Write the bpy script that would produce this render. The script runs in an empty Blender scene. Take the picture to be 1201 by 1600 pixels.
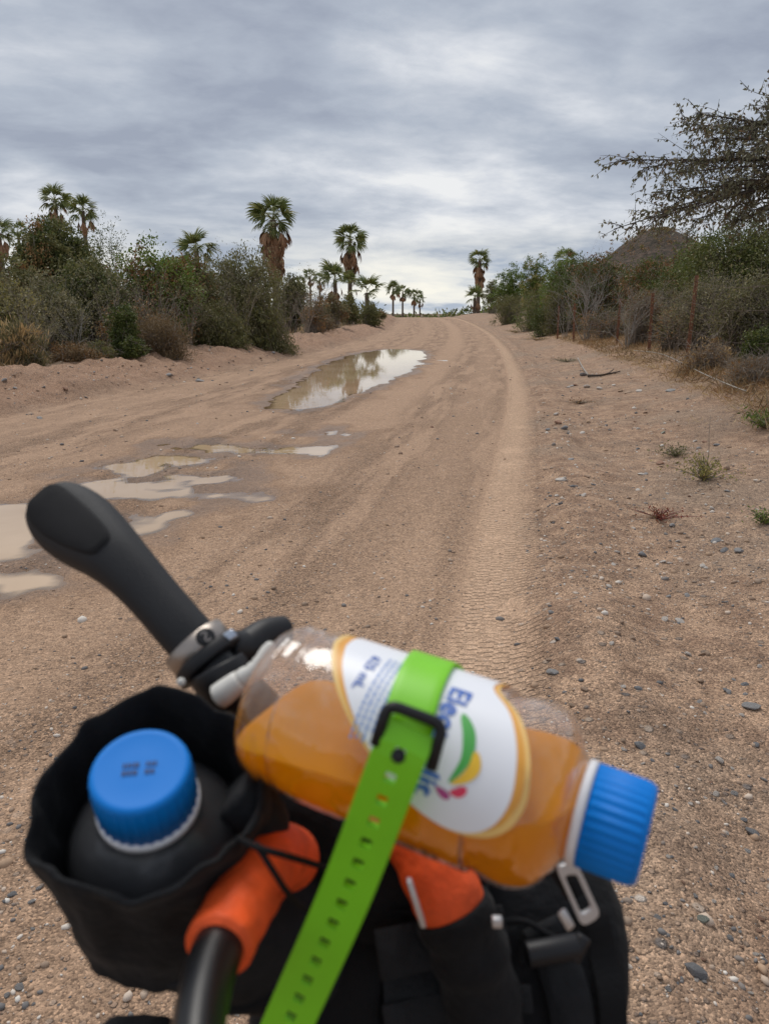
import bpy, bmesh, math, random
import numpy as np
from mathutils import Vector, Matrix, noise as mnoise

# ------------------------------------------------------------------ scene, camera, sky, sun, exposure
S = bpy.context.scene
COL = S.collection
rng = np.random.default_rng(7)
random.seed(7)
PITCH = math.radians(14.5)
CAM = np.array([0.0, 0.0, 1.4])
FPX = 1200.0

cam_d = bpy.data.cameras.new('camera')
cam = bpy.data.objects.new('camera', cam_d)
COL.objects.link(cam)
cam.location = CAM
cam.rotation_euler = (math.radians(90) - PITCH, 0, 0)
cam_d.sensor_fit = 'VERTICAL'
cam_d.sensor_height = 36
cam_d.sensor_width = 27
cam_d.lens = 27
cam_d.clip_start = 0.02
cam_d.clip_end = 9000
cam_d.dof.use_dof = True
cam_d.dof.focus_distance = 6.0
cam_d.dof.aperture_fstop = 11.5
S.camera = cam

SUN_EL, SUN_AZ = 58.0, -25.0      # azimuth from +Y (ahead), positive to the right
SKY_STRENGTH = 0.1
S.view_settings.view_transform = 'Standard'
S.view_settings.look = 'None'
S.view_settings.exposure = 0.50
S.view_settings.gamma = 1.0
S.view_settings.use_curve_mapping = False
S.cycles.max_bounces = 12
S.cycles.transparent_max_bounces = 24
S.cycles.transmission_bounces = 12
S.cycles.caustics_refractive = True
S.cycles.sample_clamp_indirect = 6.0


class NT:
    """small helper to write node trees"""
    def __init__(s, tree):
        s.t = tree
        s.n = tree.nodes
        s.l = tree.links

    def add(s, typ, ins=None, **props):
        nd = s.n.new(typ)
        for k, v in props.items():
            setattr(nd, k, v)
        if ins:
            for k, v in ins.items():
                s.set(nd, k, v)
        return nd

    def set(s, nd, k, v):
        sock = nd.inputs[k]
        if isinstance(v, bpy.types.NodeSocket):
            s.l.new(v, sock)
        elif isinstance(v, bpy.types.Node):
            s.l.new(v.outputs[0], sock)
        else:
            if sock.type == 'RGBA' and len(v) == 3:
                v = (*v, 1)
            sock.default_value = v

    def math(s, op, a, b=0.0, c=None, clamp=False):
        nd = s.add('ShaderNodeMath', {0: a, 1: b}, operation=op)
        nd.use_clamp = clamp
        if c is not None:
            s.set(nd, 2, c)
        return nd.outputs[0]

    def vmath(s, op, a, b=(0, 0, 0)):
        return s.add('ShaderNodeVectorMath', {0: a, 1: b}, operation=op).outputs[0]

    def mix(s, f, a, b, blend='MIX'):
        nd = s.n.new('ShaderNodeMix')
        nd.data_type = 'RGBA'
        nd.blend_type = blend
        s.set(nd, 0, f)
        s.set(nd, 6, a)
        s.set(nd, 7, b)
        return nd.outputs[2]

    def ramp(s, f, stops, interp='LINEAR'):
        nd = s.n.new('ShaderNodeValToRGB')
        cr = nd.color_ramp
        cr.interpolation = interp
        while len(cr.elements) < len(stops):
            cr.elements.new(0.5)
        for e, (p, c) in zip(cr.elements, stops):
            e.position = p
            e.color = (*c, 1) if hasattr(c, '__len__') else (c, c, c, 1)
        s.set(nd, 0, f)
        return nd.outputs[0]

    def noise(s, vec, scale, detail=3, rough=0.55, dist=0.0):
        return s.add('ShaderNodeTexNoise', {'Vector': vec, 'Scale': scale, 'Detail': detail, 'Roughness': rough, 'Distortion': dist}).outputs[0]

    def smooth(s, v, a, b, lo=0.0, hi=1.0):
        nd = s.add('ShaderNodeMapRange', {0: v, 1: a, 2: b, 3: lo, 4: hi}, interpolation_type='SMOOTHSTEP')
        return nd.outputs[0]


def srgb(r, g, b):
    f = lambda c: (c / 255 / 12.92) if c / 255 <= 0.04045 else ((c / 255 + 0.055) / 1.055) ** 2.4
    return (f(r), f(g), f(b))


def build_world():
    w = bpy.data.worlds.new('World')
    S.world = w
    w.use_nodes = True
    w.node_tree.nodes.clear()
    n = NT(w.node_tree)
    sky = n.add('ShaderNodeTexSky', sky_type='NISHITA')
    sky.sun_disc = False
    sky.sun_elevation = math.radians(SUN_EL)
    sky.sun_rotation = math.radians(SUN_AZ)
    sky.dust_density = 2.0
    d = n.add('ShaderNodeTexCoord').outputs['Generated']
    sep = n.add('ShaderNodeSeparateXYZ', {0: d})
    z = n.math('MAXIMUM', sep.outputs[2], 0.0)
    zz = n.math('ADD', z, 0.20)
    px = n.math('DIVIDE', sep.outputs[0], zz)
    py = n.math('DIVIDE', sep.outputs[1], zz)
    p = n.add('ShaderNodeCombineXYZ', {0: px, 1: py, 2: 0.0}).outputs[0]
    p = n.add('ShaderNodeVectorRotate', {'Vector': p, 'Angle': math.radians(-14)}, rotation_type='Z_AXIS').outputs[0]
    ps = n.vmath('MULTIPLY', p, (0.86, 1.0, 1.0))
    # broad banks, middle billows, fine fibres
    a = n.noise(n.vmath('ADD', ps, (5.3, 2.7, 0)), 1.05, 4, 0.5, 0.2)
    b = n.noise(n.vmath('ADD', ps, (9.1, 4.2, 2)), 2.7, 6, 0.56, 0.25)
    c = n.noise(n.vmath('MULTIPLY', p, (0.8, 1.0, 1)), 9.0, 5, 0.62, 0.3)
    s1 = n.math('MULTIPLY', a, 0.60)
    s2 = n.math('MULTIPLY_ADD', b, 0.31, s1)
    den = n.math('MULTIPLY_ADD', c, 0.10, s2)
    body = n.ramp(den, [(0.38, srgb(232, 233, 234)), (0.435, srgb(209, 213, 220)), (0.48, srgb(190, 196, 206)), (0.53, srgb(173, 181, 194)), (0.61, srgb(152, 160, 176))])
    # thin bright gap along the horizon
    low = n.smooth(z, 0.025, 0.12, 1.0, 0.0)
    lowcol = n.ramp(den, [(0.43, srgb(247, 244, 232)), (0.51, srgb(228, 229, 226)), (0.58, srgb(172, 184, 200))])
    colr = n.mix(n.math('MULTIPLY', low, 0.95), body, lowcol)
    cl = n.mix(1.0, colr, (7.5, 7.5, 7.5), 'MULTIPLY')
    fin = n.mix(0.97, sky.outputs[0], cl)
    # below the horizon the world is ground-lit haze
    bg = n.add('ShaderNodeBackground', {'Color': fin, 'Strength': SKY_STRENGTH})
    out = n.add('ShaderNodeOutputWorld')
    n.l.new(bg.outputs[0], out.inputs[0])


build_world()
sun_d = bpy.data.lights.new('sun', 'SUN')
sun_d.energy = 1.5
sun_d.angle = math.radians(28)
sun_d.color = (1.0, 0.96, 0.9)
sun = bpy.data.objects.new('sun', sun_d)
COL.objects.link(sun)
_sd = Vector((math.sin(math.radians(SUN_AZ)) * math.cos(math.radians(SUN_EL)), math.cos(math.radians(SUN_AZ)) * math.cos(math.radians(SUN_EL)), math.sin(math.radians(SUN_EL))))
sun.rotation_euler = (-_sd).to_track_quat('-Z', 'Y').to_euler()
sun.location = (0, 0, 60)

# ------------------------------------------------------------------ helpers
RIGHT = np.array([1.0, 0, 0])
FWD = np.array([0, math.cos(PITCH), -math.sin(PITCH)])
UP = np.array([0, math.sin(PITCH), math.cos(PITCH)])


def P(px, py, depth):
    """world point seen at photo pixel (px, py) at the given distance along the view axis"""
    return CAM + depth * (FWD + (px - 600.5) / FPX * RIGHT - (py - 800) / FPX * UP)


def elev(py):
    return math.atan((800 - py) / FPX) - PITCH


def XZ(px, py, d):
    """X and Z of a thing at ground distance d that shows at pixel px, py"""
    z = CAM[2] + d * math.tan(elev(py))
    dep = d * math.cos(PITCH) - (z - CAM[2]) * math.sin(PITCH)
    return (px - 600.5) / FPX * dep, z


def G(px, py):
    """level ground point under a pixel"""
    r = FWD + (px - 600.5) / FPX * RIGHT - (py - 800) / FPX * UP
    t = -CAM[2] / r[2]
    q = CAM + t * r
    return q[0], q[1]


def unit(v):
    v = np.asarray(v, float)
    return v / (np.linalg.norm(v) + 1e-12)


def world_of(o):
    L = np.zeros(3)
    while o is not None:
        L = L + np.array(o.location)
        o = o.parent
    return L


def npmesh(name, V, F, mat=None, parent=None, attrs=None, smooth=False, world=False):
    """F: (n,3) or (n,4) integer array, or list of faces"""
    V = np.asarray(V, np.float32)
    if parent is not None and world:
        V = V - world_of(parent).astype(np.float32)
    me = bpy.data.meshes.new(name)
    if isinstance(F, np.ndarray):
        k = F.shape[1]
        me.vertices.add(len(V))
        me.vertices.foreach_set('co', V.ravel())
        me.loops.add(F.size)
        me.loops.foreach_set('vertex_index', F.astype(np.int32).ravel())
        me.polygons.add(len(F))
        me.polygons.foreach_set('loop_start', np.arange(0, F.size, k, dtype=np.int32))
        me.update(calc_edges=True)
    else:
        me.from_pydata([tuple(map(float, v)) for v in V], [], F)
        me.update()
    if attrs:
        for an, av in attrs.items():
            at = me.attributes.new(an, 'FLOAT', 'POINT')
            at.data.foreach_set('value', np.asarray(av, np.float32))
    if smooth:
        me.polygons.foreach_set('use_smooth', np.ones(len(me.polygons), bool))
    if mat is not None:
        me.materials.append(mat)
    o = bpy.data.objects.new(name, me)
    COL.objects.link(o)
    if parent is not None:
        o.parent = parent
    return o


def thing(name, label, cat, loc=(0, 0, 0), group=None):
    o = bpy.data.objects.new(name, None)
    COL.objects.link(o)
    o.location = [float(v) for v in loc]
    o.empty_display_size = 0.1
    tag(o, label, cat, group)
    return o


def tag(o, label, cat, group=None):
    o['label'] = label
    o['category'] = cat
    if group:
        o['group'] = group
    return o


class MB:
    """collects shapes (world coordinates) and links them as one mesh object"""
    def __init__(s):
        s.v = []
        s.f = []

    def put(s, V, F):
        k = len(s.v)
        s.v += [tuple(map(float, p)) for p in V]
        s.f += [tuple(i + k for i in f) for f in F]
        return s

    def tube(s, path, r, n=12, caps=True, flat=None):
        path = [np.asarray(p, float) for p in path]
        m = len(path)
        rr = r if hasattr(r, '__len__') else [r] * m
        V, F = [], []
        prev = None
        for i, p in enumerate(path):
            t = unit(path[min(i + 1, m - 1)] - path[max(i - 1, 0)])
            if prev is None:
                h = np.array([0, 0, 1.0]) if abs(t[2]) < 0.9 else np.array([1.0, 0, 0])
                a = unit(np.cross(t, h))
            else:
                a = unit(prev - t * np.dot(prev, t))
            prev = a
            b = np.cross(t, a)
            for k in range(n):
                w = 2 * math.pi * k / n
                V.append(p + rr[i] * (math.cos(w) * a + math.sin(w) * b))
        for i in range(m - 1):
            for k in range(n):
                F.append((i * n + k, i * n + (k + 1) % n, (i + 1) * n + (k + 1) % n, (i + 1) * n + k))
        if caps:
            F.append(tuple(range(n))[::-1])
            F.append(tuple((m - 1) * n + k for k in range(n)))
        return s.put(V, F)

    def lathe(s, base, axis, prof, n=48, a=None, mod=None, caps=(True, True)):
        """prof: list of (t, r) along axis"""
        axis = unit(axis)
        if a is None:
            a = unit(np.cross(axis, [0.3, 0.2, 0.9]))
        a = unit(a - axis * np.dot(a, axis))
        b = np.cross(axis, a)
        V, F = [], []
        for i, (t, r) in enumerate(prof):
            for k in range(n):
                w = 2 * math.pi * k / n
                rr = r if mod is None else mod(t, r, w)
                V.append(base + axis * t + rr * (math.cos(w) * a + math.sin(w) * b))
        m = len(prof)
        for i in range(m - 1):
            for k in range(n):
                F.append((i * n + k, i * n + (k + 1) % n, (i + 1) * n + (k + 1) % n, (i + 1) * n + k))
        if caps[0]:
            F.append(tuple(range(n))[::-1])
        if caps[1]:
            F.append(tuple((m - 1) * n + k for k in range(n)))
        return s.put(V, F)

    def box(s, c, e1, e2, e3, h):
        c = np.asarray(c, float)
        V = [c + x * h[0] * e1 + y * h[1] * e2 + z * h[2] * e3 for x in (-1, 1) for y in (-1, 1) for z in (-1, 1)]
        F = [(0, 1, 3, 2), (4, 6, 7, 5), (0, 4, 5, 1), (2, 3, 7, 6), (0, 2, 6, 4), (1, 5, 7, 3)]
        return s.put(V, F)

    def build(s, name, mat, parent=None, smooth=True, bevel=None, sub=0, solid=None):
        V = np.array(s.v)
        if parent is not None:
            V = V - world_of(parent)
        me = bpy.data.meshes.new(name)
        me.from_pydata([tuple(v) for v in V], [], s.f)
        bm = bmesh.new()
        bm.from_mesh(me)
        bmesh.ops.recalc_face_normals(bm, faces=bm.faces)
        bm.to_mesh(me)
        bm.free()
        me.update()
        if smooth:
            me.polygons.foreach_set('use_smooth', np.ones(len(me.polygons), bool))
        if mat is not None:
            me.materials.append(mat)
        o = bpy.data.objects.new(name, me)
        COL.objects.link(o)
        if parent is not None:
            o.parent = parent
        if solid:
            m = o.modifiers.new('solid', 'SOLIDIFY')
            m.thickness = solid
            m.offset = 0
        if bevel:
            m = o.modifiers.new('bevel', 'BEVEL')
            m.width = bevel
            m.segments = 2
            m.limit_method = 'ANGLE'
            m.angle_limit = math.radians(40)
        if sub:
            m = o.modifiers.new('sub', 'SUBSURF')
            m.levels = sub
            m.render_levels = sub
        return o


def smoothpath(pts, k=8):
    """Catmull-Rom through points"""
    pts = [np.asarray(p, float) for p in pts]
    out = []
    for i in range(len(pts) - 1):
        p0 = pts[max(i - 1, 0)]
        p1, p2 = pts[i], pts[i + 1]
        p3 = pts[min(i + 2, len(pts) - 1)]
        for j in range(k):
            t = j / k
            out.append(0.5 * ((2 * p1) + (-p0 + p2) * t + (2 * p0 - 5 * p1 + 4 * p2 - p3) * t * t + (-p0 + 3 * p1 - 3 * p2 + p3) * t ** 3))
    out.append(pts[-1])
    return out


# numpy value noise -------------------------------------------------
_perm = np.random.default_rng(3).random((256, 256))


def vnoise(x, y):
    xi = np.floor(x).astype(int)
    yi = np.floor(y).astype(int)
    fx = x - xi
    fy = y - yi
    fx = fx * fx * (3 - 2 * fx)
    fy = fy * fy * (3 - 2 * fy)
    g = lambda a, b: _perm[a & 255, b & 255]
    return (g(xi, yi) * (1 - fx) + g(xi + 1, yi) * fx) * (1 - fy) + (g(xi, yi + 1) * (1 - fx) + g(xi + 1, yi + 1) * fx) * fy - 0.5


def fbm(x, y, o=4):
    s, a = 0, 1
    for i in range(o):
        s = s + a * vnoise(x * 2 ** i + 17.3 * i, y * 2 ** i + 9.1 * i)
        a *= 0.5
    return s


def sstep(x, a, b):
    t = np.clip((x - a) / (b - a), 0, 1)
    return t * t * (3 - 2 * t)


# ------------------------------------------------------------------ plain materials
def pmat(name, col, rough=0.6, metal=0.0, var=0.0, vscale=40, bump=0.0, bscale=200, spec=0.5, coat=0.0, sheen=0.0):
    m = bpy.data.materials.new(name)
    m.use_nodes = True
    n = NT(m.node_tree)
    b = n.n['Principled BSDF']
    b.inputs['Roughness'].default_value = rough
    b.inputs['Metallic'].default_value = metal
    b.inputs['Specular IOR Level'].default_value = spec
    b.inputs['Coat Weight'].default_value = coat
    b.inputs['Sheen Weight'].default_value = sheen
    co = n.add('ShaderNodeTexCoord').outputs['Object']
    if var > 0:
        nz = n.noise(co, vscale, 4, 0.6)
        lo = tuple(c * (1 - var) for c in col)
        hi = tuple(min(1, c * (1 + var)) for c in col)
        n.set(b, 'Base Color', n.ramp(nz, [(0.3, lo), (0.7, hi)]))
    else:
        b.inputs['Base Color'].default_value = (*col, 1)
    if bump > 0:
        h = n.noise(co, bscale, 3, 0.6)
        bp = n.add('ShaderNodeBump', {'Height': h, 'Strength': 1.0, 'Distance': bump})
        n.set(b, 'Normal', bp)
    return m


def leafmat(name, stops, trans=0.3, rough=0.55):
    """leaf colour picked per leaf from the stored number rnd"""
    m = bpy.data.materials.new(name)
    m.use_nodes = True
    n = NT(m.node_tree)
    b = n.n['Principled BSDF']
    at = n.add('ShaderNodeAttribute', attribute_name='rnd')
    colr = n.ramp(at.outputs['Fac'], [(i / (len(stops) - 1), c) for i, c in enumerate(stops)])
    n.set(b, 'Base Color', colr)
    b.inputs['Roughness'].default_value = rough
    b.inputs['Specular IOR Level'].default_value = 0.3
    tr = n.add('ShaderNodeBsdfTranslucent', {'Color': colr})
    mx = n.add('ShaderNodeMixShader', {0: trans, 1: b.outputs[0], 2: tr.outputs[0]})
    n.l.new(mx.outputs[0], n.n['Material Output'].inputs[0])
    return m

# ------------------------------------------------------------------ terrain
_rk = np.array([[-60, -9.5], [-5, -.75], [0, .12], [3.15, .70], [5.4, 1.11], [11.7, 2.27], [25, 4.2], [50, 6.9], [80, 8.5], [107, 8.9], [150, 7.5], [200, 3.0], [300, -20], [6000, -900]])


def _hermite(xs, ks):
    x, y = ks[:, 0], ks[:, 1]
    m = np.gradient(y, x)
    i = np.clip(np.searchsorted(x, xs) - 1, 0, len(x) - 2)
    h = x[i + 1] - x[i]
    t = (xs - x[i]) / h
    return (2 * t**3 - 3 * t**2 + 1) * y[i] + (t**3 - 2 * t**2 + t) * h * m[i] + (-2 * t**3 + 3 * t**2) * y[i + 1] + (t**3 - t**2) * h * m[i + 1]


def roadR(y):
    return _hermite(np.asarray(y, float), _rk)


PUD_PX = {
    'big': [(466, 640), (500, 635), (530, 626), (562, 610), (598, 597), (632, 583), (655, 569), (664, 556), (660, 548), (636, 545), (606, 545), (575, 549), (543, 556), (513, 567), (490, 580), (473, 594), (458, 608), (428, 622), (425, 636)],
    'ribbon': [(262, 690), (300, 686), (372, 694), (430, 696), (480, 695), (513, 699), (508, 706), (470, 708), (425, 706), (372, 704), (330, 704), (285, 700)],
    'brown': [(212, 714), (250, 708), (292, 708), (330, 714), (345, 722), (300, 724), (262, 722), (243, 732), (220, 739), (180, 738), (168, 731), (190, 722)],
    'pale': [(96, 760), (122, 748), (172, 746), (215, 751), (262, 753), (268, 760), (238, 764), (300, 764), (372, 768), (413, 775), (392, 779), (330, 776), (265, 774), (210, 776), (150, 778), (108, 774)],
    'blob': [(176, 830), (205, 815), (232, 803), (262, 793), (298, 794), (283, 806), (272, 822), (252, 828), (214, 833)],
    'left': [(-120, 800), (-40, 784), (50, 782), (110, 778), (170, 784), (150, 800), (96, 806), (70, 830), (60, 868), (20, 876), (-60, 878), (-150, 860)],
    'front': [(-90, 888), (-20, 880), (40, 886), (86, 892), (108, 906), (70, 915), (10, 920), (-70, 915)],
    'sliver': [(496, 677), (515, 674), (532, 677), (516, 680)],
    'wink': [(272, 742), (300, 739), (345, 742), (372, 747), (340, 752), (300, 750)],
}
PUD = {k: np.array([G(*p) for p in v]) for k, v in PUD_PX.items()}


def polysd(px, py, poly):
    """signed distance to polygon, positive inside"""
    d = np.full(px.shape, 1e9)
    ins = np.zeros(px.shape, bool)
    n = len(poly)
    for i in range(n):
        a, b = poly[i], poly[(i + 1) % n]
        e = b - a
        w0, w1 = px - a[0], py - a[1]
        t = np.clip((w0 * e[0] + w1 * e[1]) / (e @ e), 0, 1)
        d = np.minimum(d, np.hypot(w0 - t * e[0], w1 - t * e[1]))
        c = (a[1] > py) != (b[1] > py)
        with np.errstate(divide='ignore', invalid='ignore'):
            xx = a[0] + (py - a[1]) / (b[1] - a[1] if b[1] != a[1] else 1e-9) * e[0]
        ins ^= c & (px < xx)
    return np.where(ins, d, -d)


def puddle_sd(x, y):
    out = np.full(x.shape, -9.0)
    sel = (y > 2) & (y < 45) & (x > -9) & (x < 5)
    if sel.any():
        xs, ys = x[sel], y[sel]
        s = np.full(xs.shape, -9.0)
        for k, poly in PUD.items():
            s = np.maximum(s, polysd(xs, ys, poly))
        shal = sstep(-ys, -13, -10)
        j = 0.16 * fbm(xs * 1.8, ys * 1.1, 3) + 0.09 * fbm(xs * 6 + 40, ys * 4, 3) + shal * (0.36 * fbm(xs * 3.1 + 7, ys * 2.2, 4) + 0.16 * fbm(xs * 11 + 3, ys * 7, 3) - 0.05)
        out[sel] = s + j * np.clip(ys / 9, 0.45, 1.6)
    return out


WATER_Z = -0.020


def terrain(x, y, want=False):
    x = np.asarray(x, float)
    y = np.asarray(y, float)
    u = x - roadR(y)
    base = 0.85 * sstep(y, 34, 108) - 2.2 * sstep(y, 112, 190) - 1.0 * sstep(y, 190, 600)
    near = sstep(-y, -190, -120)
    # left berm, a graded windrow with broken face
    wob = 0.35 * fbm(y * 0.35, u * 0 + 3.3, 3)
    ub = u + wob
    face = 0.55 * sstep(-ub, 7.30, 8.0) + 0.45 * sstep(-ub, 7.9, 8.95)
    berm = (0.40 + 0.16 * fbm(y * 0.45, y * 0 + 8.1, 3)) * face - 0.10 * sstep(-ub, 9.4, 11.5)
    # rills and clods down the face
    berm = berm + face * (1 - sstep(-ub, 9.0, 11)) * (0.22 * fbm(y * 2.1 + u * 0.8, u * 0.9, 4) + 0.10 * fbm(x * 5, y * 4, 3) + 0.04 * fbm(x * 16, y * 11, 2))
    # right bank
    bank = 0.60 * sstep(u, 0.5, 5.0) + 0.35 * sstep(u, 5, 12)
    ridge = 0.065 * (1 + 0.9 * fbm(x * 3.1, y * 2.2, 3)) * np.exp(-((u - 0.28 - 0.08 * fbm(y * 0.9, y * 0 + 1.2, 2)) / 0.26) ** 2)
    z = base + (berm + bank + ridge) * np.maximum(near, 0.0)
    lip = 0.018 * np.exp(-((u - 0.075) / 0.055) ** 2) * np.clip(.8 + 1.6 * fbm(x * 5, y * 2.5, 2), 0, 2) * sstep(-y, -45, -30)
    ridge = ridge + lip
    inroad = sstep(u, -7.6, -7.0) * sstep(-u, -0.15, 0.15)
    # pressed wheel strips
    lane = lambda c, w: np.exp(-((u - c - 0.10 * fbm(y * 0.12, y * 0 + c, 2)) / w) ** 4)
    trk = np.clip(lane(-0.22, 0.26) + 0.45 * lane(-0.95, 0.35) + 0.75 * lane(-2.35, 0.5) + 0.55 * lane(-4.4, 0.45) + 0.5 * lane(-6.6, 0.5), 0, 1) * inroad
    z = z - 0.018 * trk + 0.012 * inroad * (1 - trk) * fbm(u * 2.2, y * 0.25, 2)
    # washboard
    z = z + 0.006 * inroad * (1 - lane(-0.42, 0.42)) * np.sin(y * 2 * math.pi / 0.62 + 3 * fbm(u * 0.8, y * 0.3, 2)) * np.clip(0.5 + 1.5 * fbm(u * 0.5, y * 0.15, 2), 0, 1) * sstep(-y, -40, -25)
    rough = 0.35 + 0.65 * (1 - inroad)
    rough = rough * (1 - 0.75 * lane(-0.42, 0.42) * inroad)
    wild = 1 - sstep(u, -9.5, -9.0) * (1 - sstep(u, 3, 5))
    nz = 0.045 * fbm(x * 1.1, y * 1.1, 3) + 0.030 * fbm(x * 4.1, y * 4.1, 3) + 0.010 * fbm(x * 13, y * 13, 2)
    z = z + nz * rough * sstep(-y, -120, -60) + 0.08 * wild * fbm(x * 0.5, y * 0.5, 3)
    sd = puddle_sd(x, y)
    fl = sstep(sd, -0.9, -0.05) * (y < 45)
    z = z * (1 - fl) + fl * (np.clip(z, -0.012, 0.010) * 0.6)
    z = z - 0.055 * sstep(sd, -0.22, 0.30)
    if not want:
        return z
    wet = sstep(sd + 0.45 * fbm(x * 2.3, y * 1.6, 4), -0.60, -0.05)
    return z, u, trk, wet


def ground_z(x, y):
    return float(terrain(np.array([x]), np.array([y]))[0])


def build_ground():
    def grow(a, step, f, end, cap=400):
        out = [a]
        while out[-1] < end:
            out.append(out[-1] + step)
            step = min(step * f, cap)
        return out
    core = list(np.arange(-6.5, 5.2, 0.042))
    rightx = grow(core[-1], 0.05, 1.06, 4000)[1:]
    leftx = [-v for v in grow(-core[0], 0.05, 1.06, 4000)[1:]][::-1]
    xs = np.array(leftx + core + rightx)
    ys = [0.4]
    while ys[-1] < 130:
        ys.append(ys[-1] + max(0.022, 0.0092 * ys[-1]))
    ys = grow(ys[-1], 1.1, 1.08, 6500, 500)[1:] and ys + grow(ys[-1], 1.1, 1.08, 6500, 500)[1:]
    back = [-v for v in grow(-0.4, 0.05, 1.25, 60)[1:]][::-1]
    ys = np.array(back + ys)
    X, Y = np.meshgrid(xs, ys)
    z, u, trk, wet = terrain(X.ravel(), Y.ravel(), True)
    nx, ny = len(xs), len(ys)
    i = np.arange(nx * ny).reshape(ny, nx)
    F = np.stack([i[:-1, :-1].ravel(), i[:-1, 1:].ravel(), i[1:, 1:].ravel(), i[1:, :-1].ravel()], 1)
    V = np.stack([X.ravel(), Y.ravel(), z], 1)
    o = npmesh('ground', V, F, ground_mat(), attrs={'road_u': u, 'track': trk, 'wet': wet}, smooth=True)
    o['kind'] = 'structure'
    o['label'] = 'sandy dirt road with gravel verges and a graded earth berm'
    return o


def ground_mat():
    m = bpy.data.materials.new('dirt')
    m.use_nodes = True
    n = NT(m.node_tree)
    b = n.n['Principled BSDF']
    co = n.add('ShaderNodeTexCoord').outputs['Object']
    u = n.add('ShaderNodeAttribute', attribute_name='road_u').outputs['Fac']
    trk = n.add('ShaderNodeAttribute', attribute_name='track').outputs['Fac']
    wet = n.add('ShaderNodeAttribute', attribute_name='wet').outputs['Fac']
    sep = n.add('ShaderNodeSeparateXYZ', {0: co})
    uv = n.add('ShaderNodeCombineXYZ', {0: u, 1: sep.outputs[1], 2: 0.0}).outputs[0]
    big = n.noise(co, 0.55, 4, 0.6)
    mid = n.noise(co, 5.0, 4, 0.65)
    streak = n.noise(n.vmath('MULTIPLY', uv, (3.2, 0.42, 1)), 1.0, 5, 0.62)
    grit = n.noise(co, 105.0, 3, 0.75)
    grit2 = n.noise(co, 38.0, 4, 0.7)
    vor = n.add('ShaderNodeTexVoronoi', {'Vector': co, 'Scale': 175.0, 'Randomness': 1.0}, feature='F1')
    vorb = n.add('ShaderNodeTexVoronoi', {'Vector': co, 'Scale': 42.0, 'Randomness': 1.0}, feature='F1')
    # base sands
    tan = n.mix(big, DIRT['tan_a'], DIRT['tan_b'])
    loose = n.mix(mid, DIRT['loose_a'], DIRT['loose_b'])
    onroad = n.math('MULTIPLY', n.smooth(u, -7.8, -7.2), n.smooth(u, 0.1, -0.25))
    st = n.smooth(streak, 0.40, 0.60)
    soft = n.math('MAXIMUM', trk, n.math('MULTIPLY', st, 0.75))
    roadc = n.mix(soft, loose, tan)
    verge = n.mix(n.smooth(mid, 0.35, 0.65), DIRT['verge_a'], DIRT['verge_b'])
    verge = n.mix(n.smooth(big, 0.45, 0.65, 0, 0.6), verge, DIRT['verge_c'])
    press = n.math('MULTIPLY', n.math('MULTIPLY', n.smooth(u, -0.44, -0.34), n.smooth(u, 0.03, -0.01)), n.smooth(n.noise(n.vmath('MULTIPLY', uv, (2, .35, 1)), 1.0, 4, .6), .18, .45))
    roadc = n.mix(n.math('MULTIPLY', press, .85), roadc, DIRT['press'])
    colr = n.mix(onroad, verge, roadc)
    bermf = n.math('MULTIPLY', n.smooth(u, -7.2, -7.9), n.smooth(u, -10.5, -9.0))
    colr = n.mix(n.math('MULTIPLY', bermf, 0.85), colr, n.mix(mid, DIRT['berm_a'], DIRT['berm_b']))
    # scrub soil away from the road
    wildm = n.math('MAXIMUM', n.smooth(u, -9.3, -10.5), n.smooth(u, 3.4, 5.5))
    wildc = n.ramp(n.noise(co, 0.9, 5, 0.7), [(0.3, DIRT['wild_a']), (0.5, DIRT['wild_b']), (0.7, DIRT['wild_c'])])
    colr = n.mix(n.math('MULTIPLY', wildm, n.smooth(mid, 0.25, 0.6)), colr, wildc)
    # grains: every little stone its own tone
    gcol = n.add('ShaderNodeSeparateColor', {0: vor.outputs['Color']})
    gr = n.ramp(gcol.outputs[0], [(0.0, (0.22, 0.22, 0.24)), (0.25, (0.62, 0.61, 0.60)), (0.6, (1, 1, 1)), (0.84, (1.22, 1.20, 1.17)), (1.0, (2.0, 1.95, 1.88))])
    gamt = n.math('MULTIPLY_ADD', n.math('SUBTRACT', 1.0, soft), 0.45, 0.40)
    gamt = n.mix(onroad, (0.75, 0.75, 0.75), gamt)
    colr = n.mix(gamt, colr, n.mix(1.0, colr, gr, 'MULTIPLY'))
    pcol = n.add('ShaderNodeSeparateColor', {0: vorb.outputs['Color']})
    peb = n.math('MULTIPLY', n.math('GREATER_THAN', pcol.outputs[1], 0.72), n.smooth(vorb.outputs['Distance'], 0.42, 0.25))
    pebc = n.ramp(pcol.outputs[2], [(0, (0.10, 0.10, 0.11)), (0.35, (0.20, 0.17, 0.15)), (0.7, (0.34, 0.24, 0.18)), (1, (0.5, 0.44, 0.38))])
    vorc = n.add('ShaderNodeTexVoronoi', {'Vector': co, 'Scale': 15.0, 'Randomness': 1.0}, feature='F1')
    pc3 = n.add('ShaderNodeSeparateColor', {0: vorc.outputs['Color']})
    peb3 = n.math('MULTIPLY', n.math('GREATER_THAN', pc3.outputs[1], 0.66), n.smooth(vorc.outputs['Distance'], 0.30, 0.16))
    peb3 = n.math('MULTIPLY', peb3, n.math('MULTIPLY_ADD', onroad, -0.75, 0.9))
    pebc3 = n.ramp(pc3.outputs[2], [(0, (0.16, 0.155, 0.155)), (0.3, (0.26, 0.20, 0.16)), (0.65, (0.46, 0.36, 0.28)), (1, (0.62, 0.55, 0.48))])
    colr = n.mix(peb3, colr, pebc3)
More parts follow.
